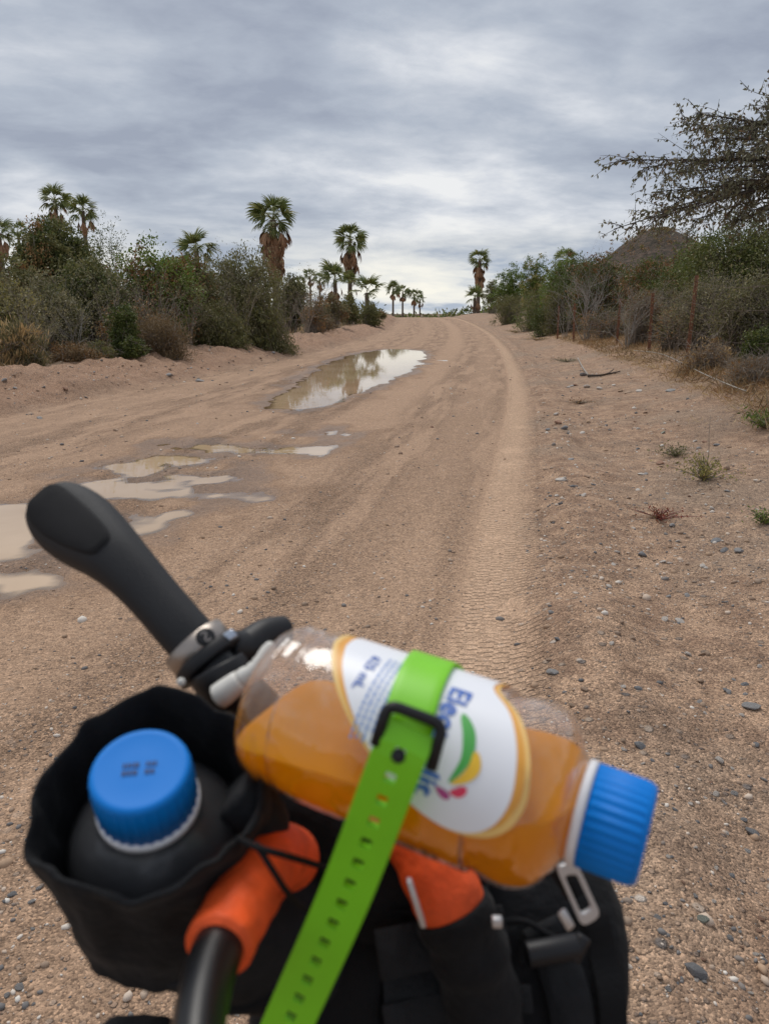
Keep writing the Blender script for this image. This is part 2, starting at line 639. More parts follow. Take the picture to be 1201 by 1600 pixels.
    pamt = n.math('MULTIPLY', peb, n.math('MULTIPLY_ADD', n.math('SUBTRACT', 1.0, soft), 0.5, 0.08))
    colr = n.mix(pamt, colr, pebc)
    colr = n.mix(n.math('MULTIPLY', n.smooth(grit2, 0.38, 0.62), 0.55), colr, n.mix(1.0, colr, (0.62, 0.60, 0.58), 'MULTIPLY'))
    mott = n.noise(co, 14.0, 5, 0.75)
    colr = n.mix(n.math('MULTIPLY', n.smooth(mott, 0.45, 0.62), n.math('MULTIPLY_ADD', soft, -0.35, 0.5)), colr, n.mix(1.0, colr, (0.66, 0.64, 0.63), 'MULTIPLY'))
    # wet mud round the puddles
    wetc = n.mix(1.0, colr, (0.52, 0.46, 0.40), 'MULTIPLY')
    colr = n.mix(n.math('MULTIPLY', wet, 0.9), colr, wetc)
    n.set(b, 'Base Color', colr)
    n.set(b, 'Roughness', n.smooth(wet, 0.3, 1.0, 0.95, 0.42))
    b.inputs['Specular IOR Level'].default_value = 0.25
    # relief
    gh = n.math('SUBTRACT', 0.6, vor.outputs['Distance'])
    h1 = n.math('MULTIPLY', gh, 0.0042)
    h1 = n.math('MULTIPLY', h1, n.math('MULTIPLY_ADD', soft, -0.55, 1.0))
    h2 = n.math('MULTIPLY_ADD', grit, 0.004, h1)
    h3 = n.math('MULTIPLY_ADD', peb, 0.006, h2)
    h4 = n.math('MULTIPLY_ADD', grit2, 0.012, n.math('MULTIPLY_ADD', peb3, 0.012, h3))
    # tyre tread pressed in the right hand strip
    tw = n.math('MULTIPLY_ADD', n.noise(uv, 7.0, 3, 0.6), 0.07, sep.outputs[1])
    half = n.math('MULTIPLY', n.math('GREATER_THAN', n.math('FRACT', n.math('MULTIPLY', u, 7.0)), 0.5), 0.5)
    ph = n.math('ADD', n.math('MULTIPLY', tw, 21.0), half)
    saw = n.math('PINGPONG', ph, 0.5)
    lug = n.smooth(saw, 0.02, 0.16)
    strip = n.math('MULTIPLY', n.smooth(u, -0.42, -0.36), n.smooth(u, 0.05, -0.02))
    strip = n.math('MULTIPLY', strip, n.smooth(n.noise(uv, 2.4, 4, 0.6), 0.30, 0.50))
    h5 = n.math('MULTIPLY_ADD', n.math('MULTIPLY', lug, strip), 0.017, h4)
    bp = n.add('ShaderNodeBump', {'Height': h5, 'Strength': 1.0, 'Distance': 1.0})
    n.set(b, 'Normal', bp)
    return m


DIRT = dict(press=(0.647, 0.440, 0.297), tan_a=(0.469, 0.309, 0.206), tan_b=(0.568, 0.381, 0.255), loose_a=(0.266, 0.171, 0.110), loose_b=(0.445, 0.296, 0.199),
            verge_a=(0.321, 0.206, 0.138), verge_b=(0.504, 0.336, 0.225), verge_c=(0.346, 0.261, 0.193), berm_a=(0.328, 0.197, 0.126), berm_b=(0.469, 0.297, 0.198),
            wild_a=(0.081, 0.058, 0.035), wild_b=(0.175, 0.121, 0.076), wild_c=(0.273, 0.183, 0.117))
ground = build_ground()


def water_mat():
    m = bpy.data.materials.new('muddy_water')
    m.use_nodes = True
    n = NT(m.node_tree)
    b = n.n['Principled BSDF']
    co = n.add('ShaderNodeTexCoord').outputs['Object']
    nz = n.noise(co, 0.9, 3, 0.5)
    n.set(b, 'Base Color', n.ramp(nz, [(0.35, (0.42, 0.285, 0.165)), (0.7, (0.54, 0.385, 0.25))]))
    b.inputs['Roughness'].default_value = 0.012
    b.inputs['IOR'].default_value = 1.333
    b.inputs['Specular IOR Level'].default_value = 0.5
    # murky: the bed shows only where the water is a few millimetres deep
    dep = n.add('ShaderNodeAttribute', attribute_name='depth').outputs['Fac']
    n.set(b, 'Alpha', 1.0)
    rp = n.noise(co, 7.0, 2, 0.5)
    bp = n.add('ShaderNodeBump', {'Height': rp, 'Strength': 0.5, 'Distance': 0.0012})
    n.set(b, 'Normal', bp)
    tr = n.add('ShaderNodeBsdfTransparent', {'Color': (.80, .70, .56)})
    gl = n.add('ShaderNodeBsdfGlossy', {'Color': (1, 1, 1), 'Roughness': 0.015})
    n.set(gl, 'Normal', bp)
    fr = n.add('ShaderNodeFresnel', {'IOR': 1.333})
    clear = n.add('ShaderNodeMixShader', {0: fr.outputs[0], 1: tr.outputs[0], 2: gl.outputs[0]})
    mx = n.add('ShaderNodeMixShader', {0: n.smooth(dep, 0.0, 0.014, 0.25, 1.0), 1: clear.outputs[0], 2: b.outputs[0]})
    n.l.new(mx.outputs[0], n.n['Material Output'].inputs[0])
    return m


WATER = water_mat()


def build_puddles():
    """one level water grid per group, its cells shared out to the nearest puddle"""
    for names in (['big'], [k for k in PUD if k != 'big']):
        allp = np.concatenate([PUD[k] for k in names])
        lo, hi = allp.min(0) - 0.8, allp.max(0) + 0.8
        st_ = .16 if names == ['big'] else .07
        xs = np.arange(lo[0], hi[0], st_)
        ys = np.arange(lo[1], hi[1], st_)
        X, Y = np.meshgrid(xs, ys)
        nx, ny = len(xs), len(ys)
        i = np.arange(nx * ny).reshape(ny, nx)
        F = np.stack([i[:-1, :-1].ravel(), i[:-1, 1:].ravel(), i[1:, 1:].ravel(), i[1:, :-1].ravel()], 1)
        cx, cy = X.ravel()[F].mean(1), Y.ravel()[F].mean(1)
        sds = np.stack([polysd(cx, cy, PUD[k]) for k in names])
        who = sds.argmax(0)
        V = np.stack([X.ravel(), Y.ravel(), np.full(nx * ny, WATER_Z)], 1)
        for a, k in enumerate(names):
            f = F[(who == a) & (sds[a] > -.75)]
            used = np.unique(f)
            mp = np.full(nx * ny, -1)
            mp[used] = np.arange(len(used))
            dep = WATER_Z - terrain(V[used][:, 0], V[used][:, 1])
            o = npmesh('puddle', V[used], mp[f], WATER, attrs={'depth': dep})
            o['kind'] = 'structure'


build_puddles()


def build_hill():
    n = 90
    r = np.linspace(0, 1, 40)
    a = np.linspace(0, 2 * math.pi, n, endpoint=False)
    Rr, A = np.meshgrid(r, a)
    d = 420.0
    X0, Z0 = XZ(1028, 359, d)
    H = Z0 + 3
    x = X0 + np.cos(A) * Rr * 105
    y = d + np.sin(A) * Rr * 130
    q = Rr + 0.10 * fbm(np.cos(A) * 1.6 + 5, np.sin(A) * 1.6, 3) * Rr
    prof = np.interp(q, [0, 0.07, 0.16, 0.30, 0.5, 0.75, 1.0], [1.0, 0.975, 0.86, 0.62, 0.42, 0.22, -0.05])
    z = -3 + H * prof + 1.4 * fbm(x / 9, y / 9, 4) * np.clip(Rr * 5, 0, 1)
    i = np.arange(n * 40).reshape(n, 40)
    F = []
    for k in range(n):
        k2 = (k + 1) % n
        for j in range(39):
            F.append((i[k, j], i[k, j + 1], i[k2, j + 1], i[k2, j]))
    m = bpy.data.materials.new('hill_scrub')
    m.use_nodes = True
    nt = NT(m.node_tree)
    b = nt.n['Principled BSDF']
    co = nt.add('ShaderNodeTexCoord').outputs['Object']
    f = nt.noise(co, 0.35, 5, 0.75)
    nt.set(b, 'Base Color', nt.ramp(f, [(0.36, (0.030, 0.026, 0.016)), (0.48, (0.065, 0.047, 0.031)), (0.62, (0.115, 0.075, 0.052))]))
    b.inputs['Roughness'].default_value = 1
    bp = nt.add('ShaderNodeBump', {'Height': f, 'Strength': 1.0, 'Distance': 1.5})
    nt.set(b, 'Normal', bp)
    o = npmesh('hill', np.stack([x.ravel(), y.ravel(), z.ravel()], 1), np.array(F), m, smooth=True)
    o['kind'] = 'structure'
    return x.ravel(), y.ravel(), z.ravel()


hill_pts = build_hill()

# ------------------------------------------------------------------ vegetation: leaf and twig builders
def leaves(pos, dirv, size, wid=0.4, rnd=None, r=rng):
    """diamond leaves: (N,3) base points, directions, lengths"""
    N = len(pos)
    d = dirv / (np.linalg.norm(dirv, axis=1, keepdims=True) + 1e-9)
    s = np.cross(d, r.normal(size=(N, 3)))
    s /= (np.linalg.norm(s, axis=1, keepdims=True) + 1e-9)
    sz = np.broadcast_to(np.asarray(size, float).reshape(-1, 1), (N, 1))
    a = pos
    c = pos + d * sz
    mid = pos + d * sz * 0.45
    w = s * sz * wid * 0.5
    V = np.stack([a, mid + w, c, mid - w], 1).reshape(-1, 3)
    F = np.arange(4 * N).reshape(N, 4)
    if rnd is None:
        rnd = r.random(N)
    return V, F, np.repeat(rnd, 4)


def sticks(A, B, ra, rb):
    """three sided twigs from A to B"""
    N = len(A)
    d = B - A
    d = d / (np.linalg.norm(d, axis=1, keepdims=True) + 1e-9)
    h = np.where(np.abs(d[:, 2:3]) < 0.9, np.array([[0, 0, 1.0]]), np.array([[1.0, 0, 0]]))
    s = np.cross(d, h)
    s /= np.linalg.norm(s, axis=1, keepdims=True)
    t = np.cross(d, s)
    ra = np.broadcast_to(np.asarray(ra, float), (N,))[:, None]
    rb = np.broadcast_to(np.asarray(rb, float), (N,))[:, None]
    ring = lambda p, q: [p + q * (math.cos(w) * s + math.sin(w) * t) for w in (0, 2.094, 4.189)]
    V = np.stack(ring(A, ra) + ring(B, rb), 1).reshape(-1, 3)
    k = 6 * np.arange(N)[:, None]
    F = np.concatenate([k + np.array([[0, 1, 4, 3]]), k + np.array([[1, 2, 5, 4]]), k + np.array([[2, 0, 3, 5]])], 0)
    return V, F


def merge(parts):
    V, F, R = [], [], []
    k = 0
    for p in parts:
        V.append(p[0])
        F.append(p[1] + k)
        if len(p) > 2:
            R.append(p[2])
        else:
            R.append(np.full(len(p[0]), 0.5))
        k += len(p[0])
    return np.concatenate(V), np.concatenate(F), np.concatenate(R)


G_ = lambda *a: [tuple(c) for c in a]
DES = lambda *a: [(c[0] * 1.0, c[1] * 1.06, c[2] * 1.15) for c in a]
LM = {
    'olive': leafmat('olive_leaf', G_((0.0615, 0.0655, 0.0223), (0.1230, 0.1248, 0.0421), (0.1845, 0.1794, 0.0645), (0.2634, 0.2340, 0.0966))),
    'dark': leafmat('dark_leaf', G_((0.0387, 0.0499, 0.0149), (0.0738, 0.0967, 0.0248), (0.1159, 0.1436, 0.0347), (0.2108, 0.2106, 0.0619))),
    'grey': leafmat('grey_leaf', G_((0.0966, 0.0904, 0.0421), (0.1669, 0.1529, 0.0718), (0.2370, 0.2106, 0.1053), (0.3337, 0.2808, 0.1487))),
    'green': leafmat('green_leaf', G_((0.0527, 0.0858, 0.0173), (0.1054, 0.1561, 0.0273), (0.1669, 0.2262, 0.0434), (0.2634, 0.2808, 0.0743))),
    'yellow': leafmat('yellow_green_leaf', G_((0.1318, 0.1327, 0.0310), (0.2458, 0.2262, 0.0619), (0.3337, 0.2964, 0.0929), (0.4566, 0.3588, 0.1487))),
    'brown': leafmat('dry_brown_leaf', G_((0.1230, 0.0655, 0.0273), (0.2283, 0.1216, 0.0470), (0.3512, 0.1950, 0.0769), (0.5093, 0.3120, 0.1363)), 0.2),
    'rust': leafmat('rusty_grass', G_((.11, .075, .038), (.18, .122, .062), (.25, .175, .09), (.32, .24, .14)), 0.25),
    'straw': leafmat('dry_straw', DES((0.2108, 0.1280, 0.0521), (0.3512, 0.2184, 0.0929), (0.5093, 0.3276, 0.1425), (0.6673, 0.4680, 0.2230)), 0.25),
    'silver': leafmat('silvery_leaf', G_((0.1074, 0.1040, 0.0609), (0.1647, 0.1638, 0.0945), (0.2196, 0.2090, 0.1313), (0.1830, 0.1186, 0.0735)), 0.25),
    'palm': leafmat('palm_leaf', G_((0.0791, 0.1029, 0.0297), (0.1318, 0.1638, 0.0470), (0.1932, 0.2262, 0.0681), (0.2810, 0.2808, 0.1053)), 0.25, 0.45),
    'dead': leafmat('dead_palm_leaf', G_((0.1757, 0.0967, 0.0521), (0.2985, 0.1638, 0.0929), (0.4215, 0.2496, 0.1425), (0.2810, 0.1561, 0.0867)), 0.15, 0.8),
    'redstem': leafmat('red_weed', G_((0.2108, 0.0468, 0.0347), (0.3161, 0.0780, 0.0496), (0.2283, 0.1092, 0.0434), (0.1405, 0.1248, 0.0372)), 0.2),
}
BARK = pmat('grey_bark', (.105, .085, .068), 0.9, var=0.4, vscale=30)
BARKD = pmat('dark_bark', (.062, .047, .037), 0.9, var=0.4, vscale=30)
TWIG = pmat('dry_twig', (.27, .225, .18), 0.9, var=0.3, vscale=12)
PALE = pmat('pale_dead_wood', (.30, .27, .235), 0.9, var=0.25, vscale=12)
TRUNK = pmat('palm_trunk', (.15, .115, .085), 0.95, var=0.45, vscale=9, bump=0.03, bscale=14)


LEAFN = 1.6


def shrub(name, label, px, d, top, width, kind, n=9000, leaf=0.06, droop=0.15, depth=None, dead=0.25, stems=140, group=None, cat='shrub', sink=0.1,
          twig=TWIG, clump=0.17, hollow=0.5, wid=0.38, lobes=7, skirt=0.0, mixk=None, seed=None):
    """a bush: stems fan from the foot to clumps of leaves that fill uneven lobes"""
    r = np.random.default_rng(seed if seed is not None else int(px * 31 + d * 977))
    X, Zt = XZ(px, top, d)
    gz = ground_z(X, d)
    h = max(0.25, (Zt - gz) * 1.10)
    w = width * d * 0.97 / FPX / 2
    dp = depth if depth else w * 0.9
    root = thing(name, label, cat, (X, d, gz - sink), group)
    # lobes
    n = int(n * LEAFN)
    L = []
    for i in range(lobes):
        a = r.uniform(0, 2 * math.pi)
        q = math.sqrt(r.uniform(0, 1)) * 0.62
        hh = r.uniform(0.36, 0.70)
        f = 1 - 0.22 * q
        L.append((math.cos(a) * q * w, math.sin(a) * q * dp, hh * h * f, w * r.uniform(.36, .52), dp * r.uniform(.36, .52), h * r.uniform(.28, .38) * f))
    L[0] = (0, 0, h * 0.64, w * .45, dp * .45, h * .36)
    L = np.array(L)
    nc = max(60, n // 34)
    li = r.integers(0, lobes, nc)
    dv = r.normal(size=(nc, 3))
    dv /= np.linalg.norm(dv, axis=1, keepdims=True)
    rad = (hollow + (1 - hollow) * r.random(nc) ** 0.6)[:, None] * (1 + 0.07 * r.normal(size=(nc, 1)))
    cc = L[li, :3] + dv * L[li, 3:] * rad
    lowm = r.random(nc) < skirt
    cc[lowm, 2] *= r.uniform(0.1, 0.7, lowm.sum())
    cc[:, 2] = np.abs(cc[:, 2]) * 0.97 + 0.03
    cc[:, 2] = np.minimum(cc[:, 2], h * (1.0 - 0.06 * r.random(nc)))
    # leaves
    ci = r.integers(0, nc, n)
    sg = clump * (0.45 + 0.6 * r.random(nc))[ci][:, None] * min(1.0, w / 0.9)
    pos = cc[ci] + r.normal(size=(n, 3)) * sg * np.array([1, 1, 0.8])
    dr = r.normal(size=(n, 3)) + 0.7 * dv[ci] + np.array([0, 0, -droop * 4])
    pos[:, 2] = np.clip(pos[:, 2], 0.0, h * 1.02)
    ctone = r.random(nc)
    rn = np.clip(0.55 * ctone[ci] + 0.45 * r.random(n), 0, 1)
    size = leaf * r.uniform(0.65, 1.6, n)
    V, F, R = leaves(pos, dr, size, min(.6, wid * 1.45), rn, r)
    if mixk:
        sel = (ctone < mixk[1])[ci]
        selF = sel
        fa = npmesh('foliage', *sub_leaf(V, F, R, ~selF), LM[kind], root)
        fb = npmesh('dry_foliage', *sub_leaf(V, F, R, selF), LM[mixk[0]], root)
        put_rnd(fa, R, ~selF)
        put_rnd(fb, R, selF)
    else:
        npmesh('foliage', V, F, LM[kind], root, {'rnd': R})
    # stems with two bends
    k = min(stems, nc)
    pick = r.choice(nc, k, replace=False)
    foot = np.stack([r.normal(0, 0.16 * w, k), r.normal(0, 0.16 * dp, k), np.zeros(k)], 1)
    m1 = foot + (cc[pick] - foot) * np.array([0.28, 0.28, 0.45]) + r.normal(size=(k, 3)) * 0.06 * h
    m2 = foot + (cc[pick] - foot) * np.array([0.68, 0.68, 0.80]) + r.normal(size=(k, 3)) * 0.06 * h
    tip = cc[pick] + r.normal(size=(k, 3)) * clump * 0.8
    rr = 0.006 + 0.004 * h * r.random(k)
    st = [sticks(foot, m1, rr * 1.6, rr), sticks(m1, m2, rr, rr * .6), sticks(m2, tip, rr * .6, rr * .25)]
    # fine side twigs
    kk = int(k * 5 * dead) + 5
    ii = r.integers(0, k, kk)
    t = r.random((kk, 1))
    A = m2[ii] * (1 - t) + tip[ii] * t
    B = A + r.normal(size=(kk, 3)) * 0.22 * np.array([1, 1, 0.9]) * (0.5 + w * 0.4)
    st.append(sticks(A, B, 0.004, 0.002))
    V, F, _ = merge(st)
    npmesh('stems', V, F, twig, root)
    return root


def sub_leaf(V, F, R, sel):
    m = np.repeat(sel, 4)
    Vs = V[m]
    return Vs, np.arange(len(Vs)).reshape(-1, 4)


def put_rnd(o, R, sel):
    at = o.data.attributes.new('rnd', 'FLOAT', 'POINT')
    at.data.foreach_set('value', R[np.repeat(sel, 4)].astype(np.float32))


def branchy(r, start, dirv, length, rad, depth, out, spread=0.55, kids=(2, 4), grav=0.0, bend=0.18, tips=None):
    """recursive limb: appends (A, B, ra, rb)"""
    p = np.array(start, float)
    d = unit(dirv)
    seg = 4
    for i in range(seg):
        d = unit(d + r.normal(size=3) * bend + np.array([0, 0, grav]))
        q = p + d * length / seg
        ra, rb = rad * (1 - i / seg * 0.5), rad * (1 - (i + 1) / seg * 0.5)
        out.append((p, q, ra, rb, depth))
        if depth > 0 and i >= 1:
            for _ in range(r.integers(1, kids[0] + 1)):
                branchy(r, q, d + r.normal(size=3) * spread, length * r.uniform(.45, .72), rb * 0.6, depth - 1, out, spread, kids, grav, bend, tips)
        p = q
    if tips is not None:
        tips.append((p, d))


def stick_arrays(out):
    A = np.array([o[0] for o in out])
    B = np.array([o[1] for o in out])
    return sticks(A, B, np.array([o[2] for o in out]), np.array([o[3] for o in out]))


def bare_shrub(label, px, d, top, width, mat, seed, n=9, depth=2, rad=0.016, group=None, name='dry_shrub', leafkind=None):
    r = np.random.default_rng(seed)
    X, Zt = XZ(px, top, d)
    gz = ground_z(X, d)
    h = Zt - gz
    w = width * d * .97 / FPX / 2
    root = thing(name, label, 'dry shrub', (X, d, gz - 0.05), group)
    out = []
    tips = []
    for i in range(n):
        a = 2 * math.pi * i / n + r.uniform(-.3, .3)
        lean = r.uniform(0.1, 1.0) * w / h
        branchy(r, (r.normal() * .06, r.normal() * .06, 0), (math.cos(a) * lean, math.sin(a) * lean, 1), h * r.uniform(.6, .95), rad, depth, out, 0.5, (2, 3), 0.01, 0.14, tips)
    npmesh('branches', *stick_arrays(out), mat, root)
    if leafkind:
        T = np.array([t[0] for t in tips])
        m = len(T) * 5
        ii = r.integers(0, len(T), m)
        V, F, R = leaves(T[ii] + r.normal(size=(m, 3)) * .06, r.normal(size=(m, 3)), .05 * r.uniform(.6, 1.3, m), .4, None, r)
        npmesh('foliage', V, F, LM[leafkind], root, {'rnd': R})
    return root


# ------------------------------------------------------------------ palms
def fan_frond(seed, L=1.0, blade=0.95, spread=2.5, droop=0.5, n=20, fold=1.0, wd=0.055):
    """a fan leaf growing along +X from the origin: stalk, then split segments with hanging tips"""
    r = np.random.default_rng(seed)
    V, F, R = [], [], []

    def quad(a, b, wa, wb, side, t):
        k = len(V)
        V.extend([a - side * wa, a + side * wa, b + side * wb, b - side * wb])
        F.append((k, k + 1, k + 2, k + 3))
        R.extend([t] * 4)
    up = np.array([0, 0, 1.0])
    y = np.array([0, 1.0, 0])
    p0 = np.zeros(3)
    p1 = np.array([L * .5, 0, .10 * L])
    p2 = np.array([L, 0, .08 * L])
    quad(p0, p1, .028, .02, y, .9)
    quad(p1, p2, .02, .016, y, .9)
    for i in range(n):
        a = (i / (n - 1) - .5) * spread
        le = blade * (1 - 0.22 * abs(a) / (spread / 2)) * r.uniform(.86, 1.08)
        d = np.array([math.cos(a), math.sin(a) * fold, -0.10 - 0.25 * abs(a) * (1 - fold + .3)])
        d = unit(d)
        side = unit(np.cross(d, up + 0.25 * r.normal(size=3)))
        t = r.random()
        q = p2
        w = wd
        for j, (f, wn, dz) in enumerate(((.45, 1.0, 0), (.30, .7, -droop * .5), (.28, .12, -droop * 1.3))):
            dd = unit(d + np.array([0, 0, dz]) + r.normal(size=3) * .04)
            q2 = q + dd * le * f
            quad(q, q2, (.012 if j == 0 else w * (1, 1, .7)[j]), w * wn, side, t)
            q = q2
    return np.array(V), np.array(F), np.array(R)


FROND = []
for sd in range(4):
    V, F, R = fan_frond(sd, 0.50 + .12 * sd, 1.10, 2.35, 0.34 + .12 * sd, 17, wd=.046)
    me = npmesh('frond', V, F, LM['palm'], None, {'rnd': R})
    FROND.append(me)
DEADF = []
for sd in range(3):
    V, F, R = fan_frond(40 + sd, 0.75, 1.0, 1.3, 0.55, 12, .7, .06)
    DEADF.append(npmesh('dead_frond', V, F, LM['dead'], None, {'rnd': R}))
for o in FROND + DEADF:
    COL.objects.unlink(o)


def palm(label, px, top, d, crown_px, nf=30, dead=0, skirt=0.0, base=None, lean=0.0, trunk_r=0.2, seed=0, group='fan palms beyond the scrub', open_=False, name='fan_palm', cat='palm tree'):
    r = np.random.default_rng(seed + 500)
    X, Zt = XZ(px, top, d)
    gz = ground_z(X, d)
    cw = crown_px * d * .97 / FPX / 2           # crown radius
    s = cw / 1.45
    Zc = Zt - s * (1.45 if not open_ else 1.3)
    nf = int(nf * .8)
    root = thing(name, label, cat, (X, d, gz - .2), group)
    Hc = Zc - gz + .2
    mb = MB()
    path = [np.array([X + lean * Hc * ((t - 1) ** 2 * -1), d, gz - .2 + Hc * t]) for t in np.linspace(0, 1, 9)]
    rr = [trunk_r * s ** .3 * (1.25 - .35 * t + (.35 if t == 0 else 0)) for t in np.linspace(0, 1, 9)]
    mb.tube(path, rr, 12)
    mb.build('trunk', TRUNK, root)
    c0 = np.array([0, 0, Hc])
    for i in range(nf):
        t = (i + .5) / nf
        el = math.radians(78 - 112 * t ** .95 + r.normal() * 7)
        if open_:
            el = math.radians(80 - 88 * t + r.normal() * 7)
        az = i * 2.39996 + r.normal() * .2
        o = FROND[r.integers(0, 4)].copy()
        COL.objects.link(o)
        o.parent = root
        o.name = 'frond'
        o.location = c0 + np.array([0, 0, s * .12 * (1 - t)])
        o.rotation_euler = (r.uniform(-1.1, 1.1), -el, az)
        k = s * r.uniform(.82, 1.05) * (1.0 if el > 0 else .9) * (.85 if t < .25 else 1)
        o.scale = (k, k, k)
    for i in range(dead):
        t = (i + .5) / dead
        az = i * 2.39996 + r.normal() * .3
        el = math.radians(-58 - 24 * t + r.normal() * 6)
        o = DEADF[r.integers(0, 3)].copy()
        COL.objects.link(o)
        o.parent = root
        o.name = 'dead_frond'
        zz = -skirt * (t ** 1.15)
        o.location = c0 + np.array([math.cos(az) * trunk_r, math.sin(az) * trunk_r, zz])
        o.rotation_euler = (r.normal() * .3, -el, az)
        k = s * r.uniform(.85, 1.1) * (1 - .22 * t)
        o.scale = (k, k * 1.15, k)
    return root


palm('tall fan palm with a thick brown skirt of dead leaves, left of the road', 425, 303, 68, 74, 40, 64, 3.6, seed=1, trunk_r=.26, lean=-.02)
palm('slimmer fan palm with a narrow brown skirt near the left side of the road', 546, 346, 92, 56, 34, 30, 3.0, seed=2, lean=.01)
palm('left one of two palms rising over the dark tree at left', 83, 284, 87, 54, 30, 10, 1.2, seed=3)
palm('lower right one of two palms rising over the dark tree at left', 127, 301, 84, 52, 28, 6, 1.0, seed=4)
palm('fan palm peeking over the bushes left of the thick skirted palm', 305, 356, 66, 66, 28, 8, 1.2, seed=5)
palm('small far palm leftmost of a trio between the two skirted palms', 467, 429, 165, 25, 22, 4, 1, seed=6)
palm('small far palm in the middle of a trio between the two skirted palms', 484, 419, 165, 24, 22, 6, 1, seed=7)
palm('small far palm rightmost of a trio between the two skirted palms', 499, 423, 160, 26, 22, 6, 1, seed=8)
palm('low green palm with open fronds just left of the slim skirted palm', 523, 410, 88, 56, 20, 4, .8, seed=9, open_=True)
palm('low green palm close under the slim skirted palm', 547, 424, 84, 40, 18, 4, .8, seed=10, open_=True)
palm('low spreading palm just right of the slim skirted palm', 573, 428, 80, 62, 16, 0, seed=11, open_=True)
palm('tallest and leftmost of the four slender palms beyond the road crest', 614, 436, 200, 30, 24, 5, .8, seed=12, trunk_r=.2)
palm('second from left of the four slender palms beyond the road crest', 629, 443, 205, 26, 22, 5, .8, seed=13, trunk_r=.2)
palm('third from left of the four slender palms beyond the road crest', 647, 448, 205, 26, 22, 5, .8, seed=14, trunk_r=.2)
palm('shortest and rightmost of the four slender palms beyond the road crest', 656, 458, 210, 20, 20, 5, .8, seed=15, trunk_r=.18)
palm('lone palm with a brown skirt at the right edge of the road crest', 750, 386, 125, 38, 28, 34, 3.4, seed=16, trunk_r=.24, lean=.02)
palm('low bushy palm at the foot of the lone palm right of the road', 742, 446, 118, 40, 20, 6, .3, seed=17, open_=True)
palm('palm crown just showing over the right hand bushes', 886, 383, 95, 42, 24, 6, 1, seed=18)
palm('palm cut by the left edge of the picture beside the dark tree', -6, 333, 62, 56, 28, 8, 1, seed=19)
palm('small faint palm tip behind the left dark tree', 26, 343, 130, 34, 20, 0, 0, seed=20)

# ------------------------------------------------------------------ left side bushes
GL = 'bushes along the left berm'
shrub('mesquite_shrub', 'big grey-green drooping bush at the end of the left thicket near the puddle', 390, 27.5, 389, 200, 'olive', 26000, .085, .45, None, .35, 240, GL, 'bush', wid=.24, skirt=.40, lobes=11, hollow=.35, mixk=('grey', .35))
shrub('vine_shrub', 'dark green bush with tangled brown vines in the middle of the left thicket', 228, 23.5, 376, 165, 'green', 15000, .075, .1, None, .6, 200, GL, 'bush', lobes=10, mixk=('brown', .28), hollow=.45)
shrub('leafy_shrub', 'mid green bush rising behind the narrow dark shrub at left', 130, 22.5, 405, 150, 'olive', 14000, .07, .15, None, .5, 180, GL, 'bush', lobes=9, mixk=('dark', .4))
shrub('pale_shrub', 'pale yellow-green loose bush at the left edge of the picture', 10, 17.5, 425, 110, 'yellow', 8000, .06, .2, None, .7, 170, GL, 'bush', lobes=8, mixk=('grey', .5))
shrub('grey_shrub', 'grey-green twiggy bush between the pale bush and the mid green bush', 70, 20.5, 428, 110, 'grey', 9000, .06, .2, None, .8, 170, GL, 'bush', lobes=8, mixk=('olive', .45))
shrub('narrow_shrub', 'narrow dark green shrub standing in front of the left thicket', 186, 18.6, 462, 62, 'dark', 7000, .045, .2, None, .2, 60, GL, 'bush', lobes=6, skirt=.5, clump=.12)
shrub('scrub_tree_bush', 'dull green bush between the vine bush and the big drooping bush', 305, 25.5, 398, 110, 'olive', 11000, .07, .25, None, .5, 150, GL, 'bush', lobes=8, mixk=('brown', .15))
shrub('twiggy_shrub', 'brown twiggy bush under the vine bush at left', 212, 20.5, 472, 120, 'brown', 4200, .05, .2, None, 1.4, 240, GL, 'bush', lobes=7, twig=TWIG, mixk=('olive', .35))
shrub('rusty_shrub', 'rusty orange dry bush at the berm top right of the narrow dark shrub', 252, 19.6, 488, 110, 'rust', 6500, .075, -.25, None, .8, 150, GL, 'bush', wid=.12, skirt=.5)
shrub('low_rusty_shrub', 'low reddish-brown bush at the left end of the berm top', 105, 17.2, 532, 100, 'rust', 5000, .05, -.1, None, .6, 90, GL, 'bush', wid=.2, skirt=.6, clump=.11, mixk=('brown', .5))
shrub('low_olive_shrub', 'low olive bush beside the reddish-brown one on the berm top', 150, 17.8, 528, 66, 'olive', 3800, .045, 0, None, .4, 70, GL, 'bush', wid=.25, skirt=.6, clump=.11, mixk=('rust', .35))
shrub('low_dark_shrub', 'low dark weedy bush at the foot of the narrow dark shrub', 206, 18.2, 520, 62, 'dark', 3200, .04, .1, None, .3, 60, GL, 'bush', skirt=.6, clump=.1)
shrub('hanging_shrub', 'small drooping grey-green bush spilling over the berm beneath the big bush', 335, 24.5, 470, 120, 'olive', 9000, .075, .5, None, .4, 120, GL, 'bush', wid=.22, skirt=.5, mixk=('grey', .4))
shrub('spilling_shrub', 'leafy spray hanging down the berm right below the big drooping bush', 425, 27.0, 480, 92, 'grey', 6500, .075, .5, None, .4, 120, GL, 'bush', wid=.22, skirt=.7, mixk=('olive', .5), sink=.35)
shrub('grass_shrub', 'tall grey grassy clump at the far left under the pale bush', 18, 15.6, 500, 90, 'straw', 3600, .11, -.5, None, .9, 150, GL, 'bush', wid=.1, skirt=.5, mixk=('grey', .5))
shrub('back_shrub', 'olive bush behind the big drooping bush, toward the thick skirted palm', 450, 41, 425, 70, 'olive', 7000, .1, .2, None, .4, 100, GL, 'bush')
shrub('dry_bush', 'grey-brown dry bush between the big drooping bush and the far green ones', 487, 39, 452, 62, 'brown', 2600, .075, .2, None, 1.8, 200, GL, 'bush', mixk=('grey', .5))
